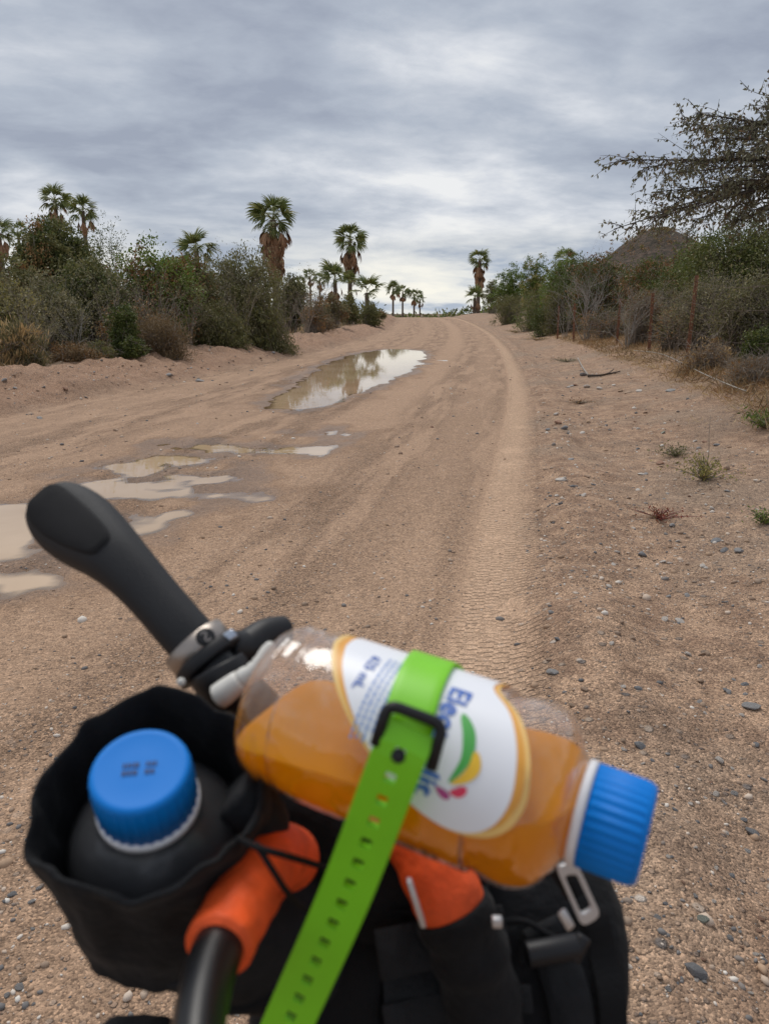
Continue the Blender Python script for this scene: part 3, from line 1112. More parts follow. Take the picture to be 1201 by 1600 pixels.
shrub('far_bush', 'dry olive bush by the low palms left of the road', 520, 47, 462, 50, 'grey', 3600, .08, .2, None, 1.0, 120, GL, 'bush', mixk=('brown', .3))
shrub('far_bush', 'green bush at the foot of the slim skirted palm', 546, 60, 462, 46, 'olive', 3600, .1, .1, None, .5, 80, GL, 'bush', mixk=('yellow', .25))
shrub('round_bush', 'small round green bush nearest the road on the left, before the crest', 576, 58, 472, 42, 'olive', 4200, .085, .2, None, .5, 80, GL, 'bush', skirt=.4)
shrub('far_bush', 'small dry tuft bush at the end of the left berm', 594, 74, 484, 26, 'brown', 1600, .09, .1, None, .8, 60, GL, 'bush', mixk=('olive', .5))
shrub('dry_bush', 'low rusty bush on the left verge under the dry bush', 500, 42, 490, 46, 'rust', 2200, .08, -.1, None, .8, 70, GL, 'bush', wid=.2)
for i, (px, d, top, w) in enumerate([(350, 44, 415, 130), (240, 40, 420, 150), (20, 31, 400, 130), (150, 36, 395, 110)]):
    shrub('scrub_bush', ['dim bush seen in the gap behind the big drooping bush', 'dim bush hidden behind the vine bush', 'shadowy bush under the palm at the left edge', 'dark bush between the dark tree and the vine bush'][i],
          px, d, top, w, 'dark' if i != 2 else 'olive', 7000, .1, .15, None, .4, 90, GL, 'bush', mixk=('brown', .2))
shrub('round_tree', 'large dark olive tree with a brown matted top at the far left', 86, 34, 343, 170, 'olive', 40000, .095, .1, None, .35, 220, None, 'tree', lobes=12, mixk=('dark', .5), hollow=.5, twig=BARKD)
shrub('vine_mat', 'brown dry vine matted over the top of the dark tree', 52, 33.0, 347, 100, 'brown', 10000, .08, .6, None, .3, 60, None, 'vine', lobes=7, mixk=('olive', .45), hollow=.4)


def slender_tree():
    r = np.random.default_rng(77)
    X, Zt = XZ(186, 372, 29)
    gz = ground_z(X, 29)
    root = thing('slender_tree', 'slender half bare young tree poking above the left thicket', 'tree', (X, 29, gz - .1))
    out, tips = [], []
    h = Zt - gz
    branchy(r, (0, 0, 0), (.02, 0, 1), h * .60, .045, 3, out, .30, (2, 2), .09, .07, tips)
    npmesh('trunk', *stick_arrays(out), BARKD, root)
    T = np.array([t[0] for t in tips])
    n = 1500
    ii = r.integers(0, len(T), n)
    V, F, R = leaves(T[ii] + r.normal(size=(n, 3)) * .07, r.normal(size=(n, 3)), .07 * r.uniform(.6, 1.3, n), .45, None, r)
    npmesh('crown', V, F, LM['dark'], root, {'rnd': R})


slender_tree()

for i, (px, d, top, w, k) in enumerate([(110, 18.5, 470, 90, PALE), (290, 22.5, 440, 110, TWIG), (365, 25, 430, 100, TWIG), (165, 20, 440, 80, TWIG), (445, 29, 440, 70, TWIG)]):
    bare_shrub(['pale dead twigs between the grassy clump and the narrow dark shrub', 'brown bare twigs in front of the vine bush right of the rusty bush', 'brown bare twigs hanging before the big drooping bush',
                'bare twigs just left of the narrow dark shrub', 'bare twigs at the near end of the big drooping bush'][i], px, d, top, w, k, 60 + i, 9, 2, .010, leafkind='grey')
# ------------------------------------------------------------------ right side bushes
GR = 'bushes along the right verge'
shrub('dark_bush', 'large dark green bush under the overhanging tree at the right edge', 1165, 21, 336, 210, 'dark', 22000, .06, .15, 2.0, .5, 240, GR, 'bush', lobes=12, mixk=('olive', .5))
shrub('dark_bush', 'dark vine covered bush just left of the largest dark bush at right', 1092, 25, 358, 95, 'dark', 9000, .06, .2, None, .4, 120, GR, 'bush', lobes=8, mixk=('brown', .2))
shrub('vine_hedge', 'dark vine hedge below the hill, brown inside', 1015, 36, 402, 125, 'dark', 12000, .08, .35, None, .5, 160, GR, 'bush', lobes=10, mixk=('brown', .38))
shrub('vine_hedge', 'dark vine hedge behind the pale leafless shrub', 940, 38, 397, 120, 'dark', 12000, .08, .35, None, .5, 160, GR, 'bush', lobes=10, mixk=('brown', .33))
shrub('vine_hedge', 'green topped vine hedge left of the pale leafless shrub', 882, 44, 396, 84, 'green', 10000, .08, .2, None, .4, 120, GR, 'bush', lobes=9, mixk=('brown', .2))
shrub('vine_hedge', 'dark vine hedge under the right slope of the hill', 1058, 33, 392, 100, 'dark', 11000, .08, .3, None, .5, 150, GR, 'bush', lobes=9, mixk=('brown', .28))
shrub('vine_hedge', 'low dark hedge closing the gap beneath the palm crown on the right', 905, 41, 402, 90, 'dark', 9000, .08, .3, None, .5, 150, GR, 'bush', lobes=8, mixk=('green', .3))
shrub('feathery_bush', 'grey-green feathery bush beside the far fence posts', 872, 41, 446, 80, 'olive', 7000, .08, 0, None, .7, 150, GR, 'bush', wid=.22, skirt=.5, mixk=('grey', .4))
shrub('twig_bush', 'thin grey bush behind the rusty middle post', 1035, 25, 440, 90, 'grey', 4500, .045, .1, None, 2.0, 300, GR, 'bush', mixk=('olive', .4))
shrub('tall_bush', 'bright leafy bush in the far right row beside the hedge', 842, 62, 400, 56, 'yellow', 6500, .1, .15, None, .4, 90, GR, 'bush', mixk=('green', .6))
shrub('tall_bush', 'dense green bush right of the lone palm', 800, 84, 413, 66, 'green', 7500, .12, .15, None, .3, 90, GR, 'bush', lobes=9)
shrub('tall_bush', 'olive bush between the dense green bush and the lone palm', 772, 100, 440, 40, 'olive', 3500, .12, .15, None, .3, 60, GR, 'bush')
shrub('feathery_bush', 'grey-green feathery bush on the right verge before the hedge', 836, 50, 442, 92, 'olive', 9000, .085, -.1, None, .5, 120, GR, 'bush', wid=.2, skirt=.5, mixk=('green', .3))
shrub('feathery_bush', 'grey-green feathery bush furthest along the right verge', 795, 66, 455, 66, 'olive', 6000, .1, -.1, None, .5, 100, GR, 'bush', wid=.2, skirt=.5, mixk=('grey', .4))
shrub('dark_low_bush', 'small dark leafy bush by the far fence posts', 858, 42, 472, 52, 'dark', 4200, .06, .1, None, .5, 80, GR, 'bush', skirt=.5)
shrub('twig_bush', 'grey-brown twiggy bush in front of the vine hedge by the fence', 1003, 24, 452, 100, 'grey', 3600, .04, .1, None, 2.2, 320, GR, 'bush', mixk=('brown', .5))
shrub('twig_bush', 'grey twiggy bush behind the tallest rusty fence post', 1108, 18.5, 425, 105, 'grey', 7000, .04, .1, None, 2.0, 340, GR, 'bush', mixk=('olive', .5), lobes=9)
shrub('twig_bush', 'dense olive twiggy bush at the right edge of the picture', 1185, 15.5, 425, 120, 'olive', 9500, .04, .15, None, 1.6, 300, GR, 'bush', mixk=('grey', .5), lobes=9)
shrub('twig_bush', 'low brown twiggy bush under the pale leafless shrub', 950, 30, 478, 90, 'brown', 2600, .045, .1, None, 2.2, 260, GR, 'bush', mixk=('grey', .5))
shrub('twig_bush', 'low brown twiggy bush between the two near fence posts', 1052, 20, 478, 80, 'brown', 3000, .04, .1, None, 2.2, 260, GR, 'bush', mixk=('olive', .5))
shrub('green_low_bush', 'dark green low bush at the right edge above the dry grass', 1192, 14.2, 505, 70, 'dark', 5000, .04, .1, None, .4, 90, GR, 'bush', skirt=.5)
shrub('twig_bush', 'low rusty brush by the dry grass at the right edge', 1178, 11.6, 556, 120, 'rust', 4200, .05, -.2, None, 2.0, 260, GR, 'bush', wid=.14, skirt=.5, mixk=('brown', .5))
shrub('twig_bush', 'low straw coloured brush at the foot of the tallest rusty post', 1110, 14.2, 528, 90, 'straw', 3000, .05, -.2, None, 1.8, 200, GR, 'bush', wid=.14, skirt=.6, mixk=('brown', .4))
bare_shrub('pale grey leafless shrub with upright forking branches on the right', 922, 31, 428, 110, PALE, 31, 11, 2, .022)
bare_shrub('small leafless grey shrub at the far end of the fence', 886, 36, 470, 56, PALE, 22, 8, 2, .014)
bare_shrub('leafless grey shrub just left of the rusty middle post', 985, 23, 462, 70, PALE, 23, 9, 2, .012)
bare_shrub('leafless brown shrub between the near fence posts', 1062, 18.5, 470, 70, TWIG, 24, 9, 2, .010, leafkind='grey')
bare_shrub('leafless tangled shrub in front of the largest dark bush', 1140, 15.5, 440, 100, TWIG, 25, 11, 2, .012, leafkind='grey')
bare_shrub('leafless grey-brown shrub at the roadside by the dry bush on the left', 478, 36, 455, 70, TWIG, 26, 10, 2, .016)
bare_shrub('dead brown twigs standing in the vine bush at left', 240, 21, 450, 90, TWIG, 27, 9, 2, .014)
bare_shrub('pale twigs standing among the grey bush at far left', 45, 16.5, 470, 90, TWIG, 28, 9, 2, .010, leafkind='grey')


def overhang_tree():
    r = np.random.default_rng(5)
    d0 = 10.5
    X = 7.4
    gz = ground_z(X, d0)
    root = thing('overhanging_tree', 'tree with fine drooping twigs and small silvery leaves reaching in from the right', 'tree', (X, d0, gz - .1))
    trunk = MB()
    base = np.array([X, d0, gz - .1])
    top = base + np.array([-.35, .1, 2.2])
    trunk.tube(smoothpath([base, base + [-.05, .05, .8], base + [-.2, .02, 1.5], top]), np.linspace(.16, .10, 25), 12)
    targ = [(962, 250, 10.0), (1062, 192, 10.4), (958, 358, 9.6), (1030, 330, 10.8), (1010, 345, 9.2), (1100, 300, 10.2), (1150, 188, 10.0), (1215, 150, 9.4), (1130, 240, 11.2), (1080, 345, 11.5),
            (1180, 230, 9.0), (1170, 330, 9.5), (1240, 200, 11), (1060, 270, 9.4), (1110, 215, 9.6), (1020, 300, 10.0), (1140, 350, 10.3), (1200, 290, 10.0), (1085, 178, 9.8), (1120, 285, 9.3), (1050, 310, 10.3), (1090, 250, 10.9), (1000, 262, 10.2), (1165, 195, 10.6), (1190, 165, 9.7), (1230, 250, 9.8), (1300, 150, 10.5), (1350, 260, 9.5), (1420, 300, 10.2), (1380, 330, 11)]
    out, leafp, leafd = [], [], []
    for k, (px, py, d) in enumerate(targ):
        x, z = XZ(px, py, d)
        end = np.array([x, d, z])
        st = top + np.array([0, 0, -r.uniform(0, .5)])
        mid1 = st + (end - st) * .35 + np.array([0, 0, .42 + .2 * r.random()])
        mid2 = st + (end - st) * .7 + np.array([0, 0, .30])
        path = smoothpath([st, mid1, mid2, end], 7)
        m = len(path)
        rr = np.linspace(.034, .004, m)
        for i in range(m - 1):
            out.append((path[i], path[i + 1], rr[i], rr[i + 1]))
            t = i / m
            if t > .22:
                for _ in range(r.integers(2, 5)):
                    dv = unit(unit(path[i + 1] - path[i]) + r.normal(size=3) * .55 + np.array([0, 0, -.05]))
                    ln = r.uniform(.3, .85) * (1.15 - .6 * t)
                    p = np.array(path[i])
                    for j in range(4):
                        dv = unit(dv + r.normal(size=3) * .16 + np.array([0, 0, -.05]))
                        q = p + dv * ln / 4
                        out.append((p, q, .0055 - .0010 * j, .0045 - .0010 * j))
                        for _ in range(3):
                            leafp.append(p + (q - p) * r.random() + r.normal(size=3) * .012)
                            leafd.append(dv * .4 + r.normal(size=3) * .7 + np.array([0, 0, -.7]))
                        if r.random() < .45:
                            e = unit(dv + r.normal(size=3) * .8)
                            q3 = p + e * ln * .32
                            out.append((p, q3, .004, .002))
                            for _ in range(5):
                                leafp.append(p + (q3 - p) * r.random())
                                leafd.append(e * .4 + r.normal(size=3) * .7 + np.array([0, 0, -.8]))
                        p = q
    tb = trunk.build('trunk', BARKD, root)
    V, F = stick_arrays(out)
    npmesh('branches', V, F, BARKD, root, world=True)
    n = len(leafp)
    keep = r.random(n) < .85
    V, F, R = leaves(np.array(leafp)[keep], np.array(leafd)[keep], .052 * r.uniform(.5, 1.3, keep.sum()), .5, None, r)
    npmesh('crown', V, F, LM['silver'], root, {'rnd': R}, world=True)


overhang_tree()

# ------------------------------------------------------------------ far scrub, hill scrub and grass
def scrub_mass(name, label, pts, size, kinds, per, leaf, seed):
    r = np.random.default_rng(seed)
    for kind in kinds:
        n = len(pts)
        sel = r.random(n) < 1 / len(kinds) + .1
        c = pts[sel]
        s = size * r.uniform(.5, 1.4, len(c))
        ii = np.repeat(np.arange(len(c)), per)
        dv = r.normal(size=(len(ii), 3))
        dv /= np.linalg.norm(dv, axis=1, keepdims=True)
        pos = c[ii] + dv * s[ii][:, None] * np.array([1, 1, .62]) * (r.random((len(ii), 1)) ** .4) + np.array([0, 0, .3]) * s[ii][:, None]
        V, F, R = leaves(pos, dv + r.normal(size=dv.shape) * .6, leaf * r.uniform(.6, 1.4, len(ii)), .5, None, r)
        o = npmesh(name, V, F, LM[kind], None, {'rnd': R})
        o['kind'] = 'stuff'
        o['label'] = label


r_ = np.random.default_rng(11)
pts = []
for _ in range(700):
    y = 118 + 500 * r_.random() ** 1.5
    x = roadR(y) * (y < 220) + r_.uniform(-1, 1) * (.6 * y)
    if y < 150 and abs(x - roadR(y) + 4) < 7:
        continue
    pts.append((x, y, ground_z(x, y)))
scrub_mass('far_scrub', 'far green scrub beyond the crest of the road', np.array(pts), 2.3, ['olive', 'dark', 'green'], 60, .7, 3)
pts = []
for _ in range(420):
    y = 20 + 95 * r_.random() ** .8
    side = r_.random() < .5
    u = -12.5 - 26 * r_.random() ** 1.3 if side else 8.0 + 30 * r_.random() ** 1.3
    if not side and y < 30 and u < 10:
        continue
    x = roadR(y) + u
    pts.append((x, y, ground_z(x, y)))
scrub_mass('thicket', 'low tangled undergrowth filling in behind the roadside bushes', np.array(pts), .85, ['olive', 'brown', 'dark'], 110, .16, 4)
pts = []
for _ in range(170):
    y = 4 + 22 * r_.random()
    side = r_.random() < .6
    x = -(.56 * y + 1.6 + 9 * r_.random()) if side else .58 * y + 2.0 + 8 * r_.random()
    u = x - float(roadR(y))
    if -10.6 < u < 5.5:
        continue
    pts.append((x, y, ground_z(x, y)))
scrub_mass('thicket', 'scrub going on past both edges of the picture', np.array(pts), 1.0, ['olive', 'grey', 'brown'], 260, .11, 6)
hx, hy, hz = hill_pts
ii = r_.integers(0, len(hx), 1500)
scrub_mass('hill_scrub', 'dark scrub dotted over the hill', np.stack([hx[ii] + r_.normal(size=1500) * 3, hy[ii] + r_.normal(size=1500) * 3, hz[ii]], 1)[hz[ii] > 0], 1.0, ['brown', 'olive'], 16, .7, 5)


def grass(name, label, pts, h, kind, blades, seed, spread=.16):
    r = np.random.default_rng(seed)
    n = len(pts)
    ii = np.repeat(np.arange(n), blades)
    m = len(ii)
    pos = pts[ii] + np.concatenate([r.normal(size=(m, 2)) * spread, np.zeros((m, 1))], 1)
    dv = np.concatenate([r.normal(size=(m, 2)) * .75, np.abs(r.normal(size=(m, 1))) * .5 + .18], 1)
    V, F, R = leaves(pos, dv, h * r.uniform(.3, 1.3, m), .05, np.clip(r.random(n)[ii] * .5 + r.random(m) * .5, 0, 1), r)
    o = npmesh(name, V, F, LM[kind], None, {'rnd': R})
    o['kind'] = 'stuff'
    o['label'] = label


def strip(n, y0, y1, u0, u1, seed, pw=1.0, patch=None):
    r = np.random.default_rng(seed)
    out = []
    while len(out) < n:
        y = y0 + (y1 - y0) * r.random() ** pw
        u = r.uniform(u0, u1)
        x = float(roadR(y)) + u
        if patch and float(fbm(np.array([x * patch]), np.array([y * patch]), 2)[0]) < .02:
            continue
        out.append((x, y, 0))
    a = np.array(out)
    a[:, 2] = terrain(a[:, 0], a[:, 1]) - .01
    return a


grass('dry_grass', 'dry tan grass and litter along the right fence line', strip(2400, 7.0, 42, 2.5, 7.0, 1, 1.5), .13, 'straw', 30, 1)
grass('dry_grass', 'rusty dry grass along the right fence line', strip(1100, 7.4, 40, 2.6, 6.5, 2, 1.5, .5), .16, 'brown', 26, 2)
grass('dead_twigs', 'dark brown dead twigs on the ground by the fence', strip(900, 7.6, 36, 2.6, 6.5, 3, 1.5), .26, 'rust', 12, 3, .25)
grass('dry_grass', 'sparse dry grass on the right verge', strip(60, 9, 36, 1.4, 3.4, 4, 1.2, .45), .09, 'straw', 22, 4, .13)
grass('dry_grass', 'dry rusty grass on top of the left berm', strip(420, 13, 60, -12.5, -9.7, 5, 1.2), .24, 'rust', 20, 5, .2)
grass('dry_grass', 'dry tan grass on top of the left berm', strip(420, 13, 60, -13.5, -9.9, 6, 1.2), .28, 'straw', 20, 6, .2)

# ------------------------------------------------------------------ fence, sticks, weeds, stones
RUST = pmat('rusty_steel', (.22, .105, .06), 0.85, metal=0.2, var=.5, vscale=25, bump=.002, bscale=90)
WIRE = pmat('old_wire', (.11, .075, .055), .85, metal=.1)


def build_fence():
    spots = [(1085, 17.0, 430), (1021, 21.0, 458), (968, 26, 466), (899, 32.5, 474), (873, 37, 478)]
    spots = [(1330, 11.5, 395)] + spots
    X0, _ = XZ(1085, 500, 17.0)
    root = thing('wire_fence', 'sagging wire fence on rusty steel posts along the right verge', 'fence', (X0, 17.0, ground_z(X0, 17.0)))
    tops = []
    for i, (px, d, top) in enumerate(spots):
        X, z = XZ(px, top, d)
        g = ground_z(X, d)
        lean = (-.03, .05, -.02, .03, -.04, 0)[i]
        a, b = np.array([X, d, g - .2]), np.array([X + lean, d + .02, z])
        mb = MB()
        e = unit(b - a)
        s = np.array([1.0, 0, 0])
        t = np.cross(e, s)
        h = np.linalg.norm(b - a) / 2
        w = .040
        mb.box((a + b) / 2, s, t, e, (w, .004, h))
        mb.box((a + b) / 2 + t * (w + .0045) * .5 + s * .0, t, s, e, (w * .5, .004, h))
        for k in range(9):
            mb.box(a + e * (h * 2) * (.25 + .08 * k) - t * .008, s, t, e, (.010, .004, .008))
        mb.build('post', RUST, root, smooth=False)
        tops.append((a, b))
    r = np.random.default_rng(4)
    for f in (.94, .68, .42):
        pts = []
        for i in range(len(tops) - 1):
            p = tops[i][0] + (tops[i][1] - tops[i][0]) * f
            q = tops[i + 1][0] + (tops[i + 1][1] - tops[i + 1][0]) * f
            sag = .10 + .15 * r.random()
            for t in np.linspace(0, 1, 8)[:-1]:
                pts.append(p + (q - p) * t - np.array([0, 0, sag * 4 * t * (1 - t)]) + np.array([-.02, -.03, 0]))
        pts.append(q)
        MB().tube(pts, .0045, 5).build('wire', WIRE, root)


build_fence()


def ground_path(pix, lift=0.02):
    out = []
    for px, py in pix:
        # march the ray down to the terrain
        rr = FWD + (px - 600.5) / FPX * RIGHT - (py - 800) / FPX * UP
        rr = rr / math.cos(PITCH)
        ts = np.concatenate([np.arange(1.0, 6, .01), np.arange(6, 60, .06)])
        q = CAM + rr * ts[:, None]
        below = np.nonzero(q[:, 2] <= terrain(q[:, 0], q[:, 1]) + lift)[0]
        q = q[below[0] if len(below) else -1]
        out.append(np.array([q[0], q[1], ground_z(q[0], q[1]) + lift]))
    return out


def hit(px, py):
    return ground_path([(px, py)], 0.0)[0]


st = MB()
st.tube(smoothpath(ground_path([(990, 548), (1030, 553), (1070, 570), (1100, 585), (1140, 602), (1165, 612)], .10), 4), .009, 6)
o = st.build('fallen_branch', PALE)
tag(o, 'long thin fallen branch lying through the dry grass by the fence', 'branch')
st = MB()
pth = ground_path([(902, 560), (910, 575), (918, 586)], .05)
st.tube(smoothpath(pth, 4), [.016] * 9, 6)
o = st.build('broken_stick', PALE)
tag(o, 'short pale broken stick upright beside the grey clump on the right verge', 'stick')
st = MB()
pth = ground_path([(918, 588), (940, 586), (968, 581)], .03)
st.tube(smoothpath(pth, 5), np.linspace(.03, .012, 11), 6)
st.tube(smoothpath(ground_path([(935, 587), (950, 583), (958, 577)], .05), 4), .010, 6)
o = st.build('dark_stick', BARKD)
tag(o, 'dark forked stick lying on the right verge near the fence', 'stick')

PREFIX = 0


def weed(label, px, py, h, w, kind, n, stems, seed, leaf=.03, name='weed', upright=.7):
    r = np.random.default_rng(seed)
    p = hit(px, py)
    root = thing(name, label, 'weed', p)
    k = stems
    tip = np.stack([r.normal(0, w / 2, k), r.normal(0, w / 2, k), h * r.uniform(.2, 1, k) * upright + .02], 1)
    mid = tip * np.array([.45, .45, .6])
    V, F, _ = merge([sticks(np.zeros((k, 3)), mid, .004, .003), sticks(mid, tip, .003, .0012)])
    npmesh('stems', V, F, TWIG if kind != 'redstem' else REDST, root)
    ii = r.integers(0, k, n)
    t = r.random((n, 1)) ** .6
    pos = tip[ii] * t + r.normal(size=(n, 3)) * .018
    pos[:, 2] = np.abs(pos[:, 2])
    V, F, R = leaves(pos, r.normal(size=(n, 3)) + np.array([0, 0, .5]), leaf * r.uniform(.5, 1.3, n), .4, None, r)
    npmesh('foliage', V, F, LM[kind], root, {'rnd': R})


REDST = pmat('red_stem', (.16, .045, .035), .7)
weed('loose yellow-green weed with a bare upright stalk on the right verge', 1098, 752, .28, .30, 'yellow', 760, 46, 1, .028)
weed('small olive weed tuft left of the stalked weed on the right verge', 1055, 714, .14, .22, 'olive', 420, 30, 2, .026)
weed('flat weed with red stems on the right verge below the stalked weed', 1030, 812, .10, .17, 'redstem', 260, 34, 3, .02)
weed('small green weed tuft at the right edge of the picture', 1194, 818, .10, .12, 'green', 300, 26, 4, .024)
weed('green leafy weed at the right edge below the dry grass', 1192, 672, .28, .35, 'green', 500, 36, 5, .04)
weed('dry yellow-brown weed patch at the end of the right verge grass', 838, 532, .20, .9, 'straw', 500, 60, 6, .05)
weed('dry brown weed patch beside the road before the fence', 805, 520, .25, .9, 'straw', 460, 60, 7, .06)
weed('low brown weed near the grey clump on the right verge', 885, 566, .12, .5, 'olive', 320, 40, 8, .035)
weed('faint brown weed in the gravel right of the tyre strip', 905, 632, .08, .30, 'brown', 240, 30, 9, .025)
st = MB()
p = hit(1101, 742)
st.tube(smoothpath([p, p + [.01, 0, .18], p + [0, .01, .34], p + [-.006, .01, .50]], 4), np.linspace(.004, .002, 13), 5)
o = st.build('dry_stalk', TWIG)
tag(o, 'single thin dry stalk standing up in the yellow-green weed', 'stalk')


# stones ------------------------------------------------------------
def stone_mat(name, a, b, spec=.3):
    m = pmat(name, tuple((x + y) / 2 for x, y in zip(a, b)), .85, var=.32, vscale=30, bump=.004, bscale=60, spec=spec)
    return m


STM = {
    'white': stone_mat('pale_stone', (.46, .40, .34), (.60, .55, .50)),
    'grey': stone_mat('grey_stone', (.25, .235, .225), (.36, .345, .33)),
    'blue': stone_mat('slate_stone', (.185, .18, .18), (.26, .258, .262)),
    'tan': stone_mat('tan_stone', (.34, .235, .165), (.44, .31, .22)),
    'green': stone_mat('greenish_stone', (.20, .215, .18), (.30, .31, .26)),
    'red': stone_mat('reddish_stone', (.30, .17, .115), (.36, .22, .15)),
}


def stone_base(seed, sub=2):
    bm = bmesh.new()
    bmesh.ops.create_icosphere(bm, subdivisions=sub, radius=1)
    r = np.random.default_rng(seed)
    off = r.uniform(0, 50, 3)
    pl = [(unit(r.normal(size=3)), r.uniform(.50, .86)) for _ in range(10)]
    V = []
    for v in bm.verts:
        p = np.array(v.co)
        p *= 1 + .16 * mnoise.noise(Vector(p * 1.3 + off))
        for nrm, dd in pl:
            q = p @ nrm - dd
            if q > 0:
                p = p - nrm * q * .92
        V.append(p * np.array([1, .78, .60]))
    F = [tuple(v.index for v in f.verts) for f in bm.faces]
    bm.free()
    return np.array(V), F


STONE_ME = {}
for k, mt in STM.items():
    for j in range(3):
        V, F = stone_base(hash((k, j)) % 1000 if False else (ord(k[0]) * 7 + j * 13), 2)
        me = bpy.data.meshes.new('stone')
        me.from_pydata([tuple(v) for v in V], [], F)
        me.materials.append(mt)
        STONE_ME[(k, j)] = me


def stone(px, py, wpx, kind, label, r, group=None, flat=1.0, j=None):
    p = hit(px, py)
    dep = (p - CAM) @ FWD
    s = wpx * dep / FPX / 2
    o = bpy.data.objects.new('stone', STONE_ME[(kind, r.integers(0, 3) if j is None else j)])
    COL.objects.link(o)
    o.location = p + np.array([0, 0, s * .18 * flat])
    o.scale = (s, s, s * flat)
    o.rotation_euler = (r.normal() * .25, r.normal() * .25, r.uniform(0, 6.28))
    tag(o, label, 'stone', group)


rs = np.random.default_rng(99)
NAMED = [
    (877, 752, 24, 'white', 'smooth whitish stone right of the tyre strip, brightest on the verge', .5),
    (1035, 678, 14, 'green', 'flat greenish oval stone below the dry grass on the right verge', .5),
    (1085, 1522, 40, 'blue', 'large dark grey rough stone near the lower right corner', .9),
    (1097, 1441, 24, 'green', 'pale green-grey stone above the dark rough stone at lower right', .9),
    (1175, 1307, 28, 'blue', 'square dark slate stone near the right edge of the picture', .8),
    (1124, 1192, 18, 'white', 'pale pinkish stone in the sand above the dark slate stone at right', .9),
    (1172, 1105, 34, 'grey', 'long grey stone at the right edge of the verge', .5),
    (1003, 868, 18, 'blue', 'dark slate stone with a jagged top in mid right verge', .9),
    (1154, 862, 20, 'grey', 'light grey chunky stone on the right part of the verge', .9),
    (1118, 846, 22, 'blue', 'broken slate stone left of the light grey chunky stone', .6),
    (950, 917, 14, 'white', 'white pebble stone in the middle of the gravel verge', .8),
    (1062, 972, 22, 'white', 'long white flat stone in the sand of the right verge', .4),
    (1133, 736, 16, 'tan', 'tan stone beside the stalked yellow-green weed', 1.0),
    (1047, 612, 20, 'grey', 'pale grey flat stone at the edge of the dry grass', .5),
    (1000, 743, 16, 'white', 'pale flat stone in front of the small olive weed', .5),
    (265, 588, 15, 'grey', 'grey angular stone at the foot of the left berm', .9),
    (312, 596, 18, 'grey', 'flat grey stone right of the angular stone under the left berm', .6),
    (7, 596, 12, 'grey', 'grey stone at the far left end of the berm', .9),
    (103, 612, 14, 'red', 'reddish stone half buried in the left berm face', .7),
    (48, 648, 16, 'tan', 'tan stone at the toe of the left berm', .7),
    (62, 655, 12, 'grey', 'small grey stone at the toe of the left berm', .7),
    (181, 674, 11, 'tan', 'lone tan pebble stone on the left part of the road', .8),
    (674, 668, 8, 'red', 'lone reddish stone in the middle of the road', .9),
    (862, 1052, 26, 'grey', 'grey streaked stone just right of the tyre tread strip', .6),
    (912, 1078, 16, 'tan', 'orange tan stone to the right of the grey streaked stone', .7),
    (1000, 1168, 24, 'blue', 'dark stone in the sand right of the amber bottle', .6),
    (32, 1545, 20, 'grey', 'bluish grey stone near the lower left corner', .7),
    (36, 1535, 14, 'tan', 'pinkish tan stone beside the bluish one at lower left', .8),
    (20, 1400, 16, 'blue', 'dark stone left of the black feed bag', .7),
    (50, 1412, 14, 'grey', 'grey stone closest to the left side of the black feed bag', .7),
    (910, 587, 16, 'blue', 'dark blue-grey stone clump next to the broken stick on the verge', .7),
]
for px, py, w, kind, lab, fl in NAMED:
    stone(px, py, w, kind, lab, rs, None, fl)
ZONE = [
    ('white', 'small pale stone scattered on the gravel verge right of the road', 60, 850, 1195, 600, 1560, 5, 13),
    ('grey', 'small grey stone scattered on the gravel verge right of the road', 38, 850, 1195, 600, 1580, 6, 15),
    ('blue', 'small dark slate stone scattered on the gravel verge right of the road', 30, 855, 1195, 640, 1590, 6, 16),
    ('tan', 'small tan stone scattered on the gravel verge right of the road', 64, 850, 1195, 590, 1580, 5, 14),
    ('red', 'small reddish stone scattered on the gravel verge right of the road', 16, 850, 1195, 600, 1560, 5, 14),
    ('tan', 'small tan stone on the face of the left berm', 44, 5, 430, 560, 640, 3, 7),
    ('grey', 'small grey stone on the face of the left berm', 16, 5, 430, 560, 640, 3, 8),
    ('grey', 'small grey stone on the sand beside the feed bag at lower left', 10, 2, 110, 1280, 1590, 6, 14),
]
for kind, lab, n, x0, x1, y0, y1, s0, s1 in ZONE:
    for i in range(n):
        py = y0 + (y1 - y0) * rs.random() ** 1.2
        px = rs.uniform(x0, x1)
        if 'berm' in lab:
            py = 600 - (px - 5) * .09 + rs.uniform(-14, 34)
        elif 'verge' in lab:
            lim = np.interp(py, [600, 680, 800, 1600], [1000, 1120, 1195, 1195])
            if px > lim:
                px = rs.uniform(x0, lim)
            if px < 1000 and py > 1180:
                px = rs.uniform(1040, 1195)
        grp = lab.replace('small', 'loose').replace('stone', 'stones')
        lb = lab
        if 'verge' in lab:
            where = 'by the dry grass' if py < 690 else 'by the weeds' if py < 790 else 'in mid verge' if py < 960 else 'past the bottle cap' if py < 1240 else 'beside the handlebar bag'
            side = 'close to the tyre strip' if px < 935 else 'well right of the tyre strip' if px < 1070 else 'toward the right edge'
            lb = 'small %s stone %s, %s' % (lab.split()[1] if kind != 'blue' else 'dark slate', where, side)
        elif 'berm' in lab:
            lb = lab.replace('on the face of the left berm', 'on the berm face ' + ('at its left end' if px < 140 else 'below the rusty bush' if px < 290 else 'below the drooping bush'))
        stone(px, py, rs.uniform(s0, s1) * (0.75 + .5 * rs.random()), kind, lb, rs, grp, rs.uniform(.5, .95))


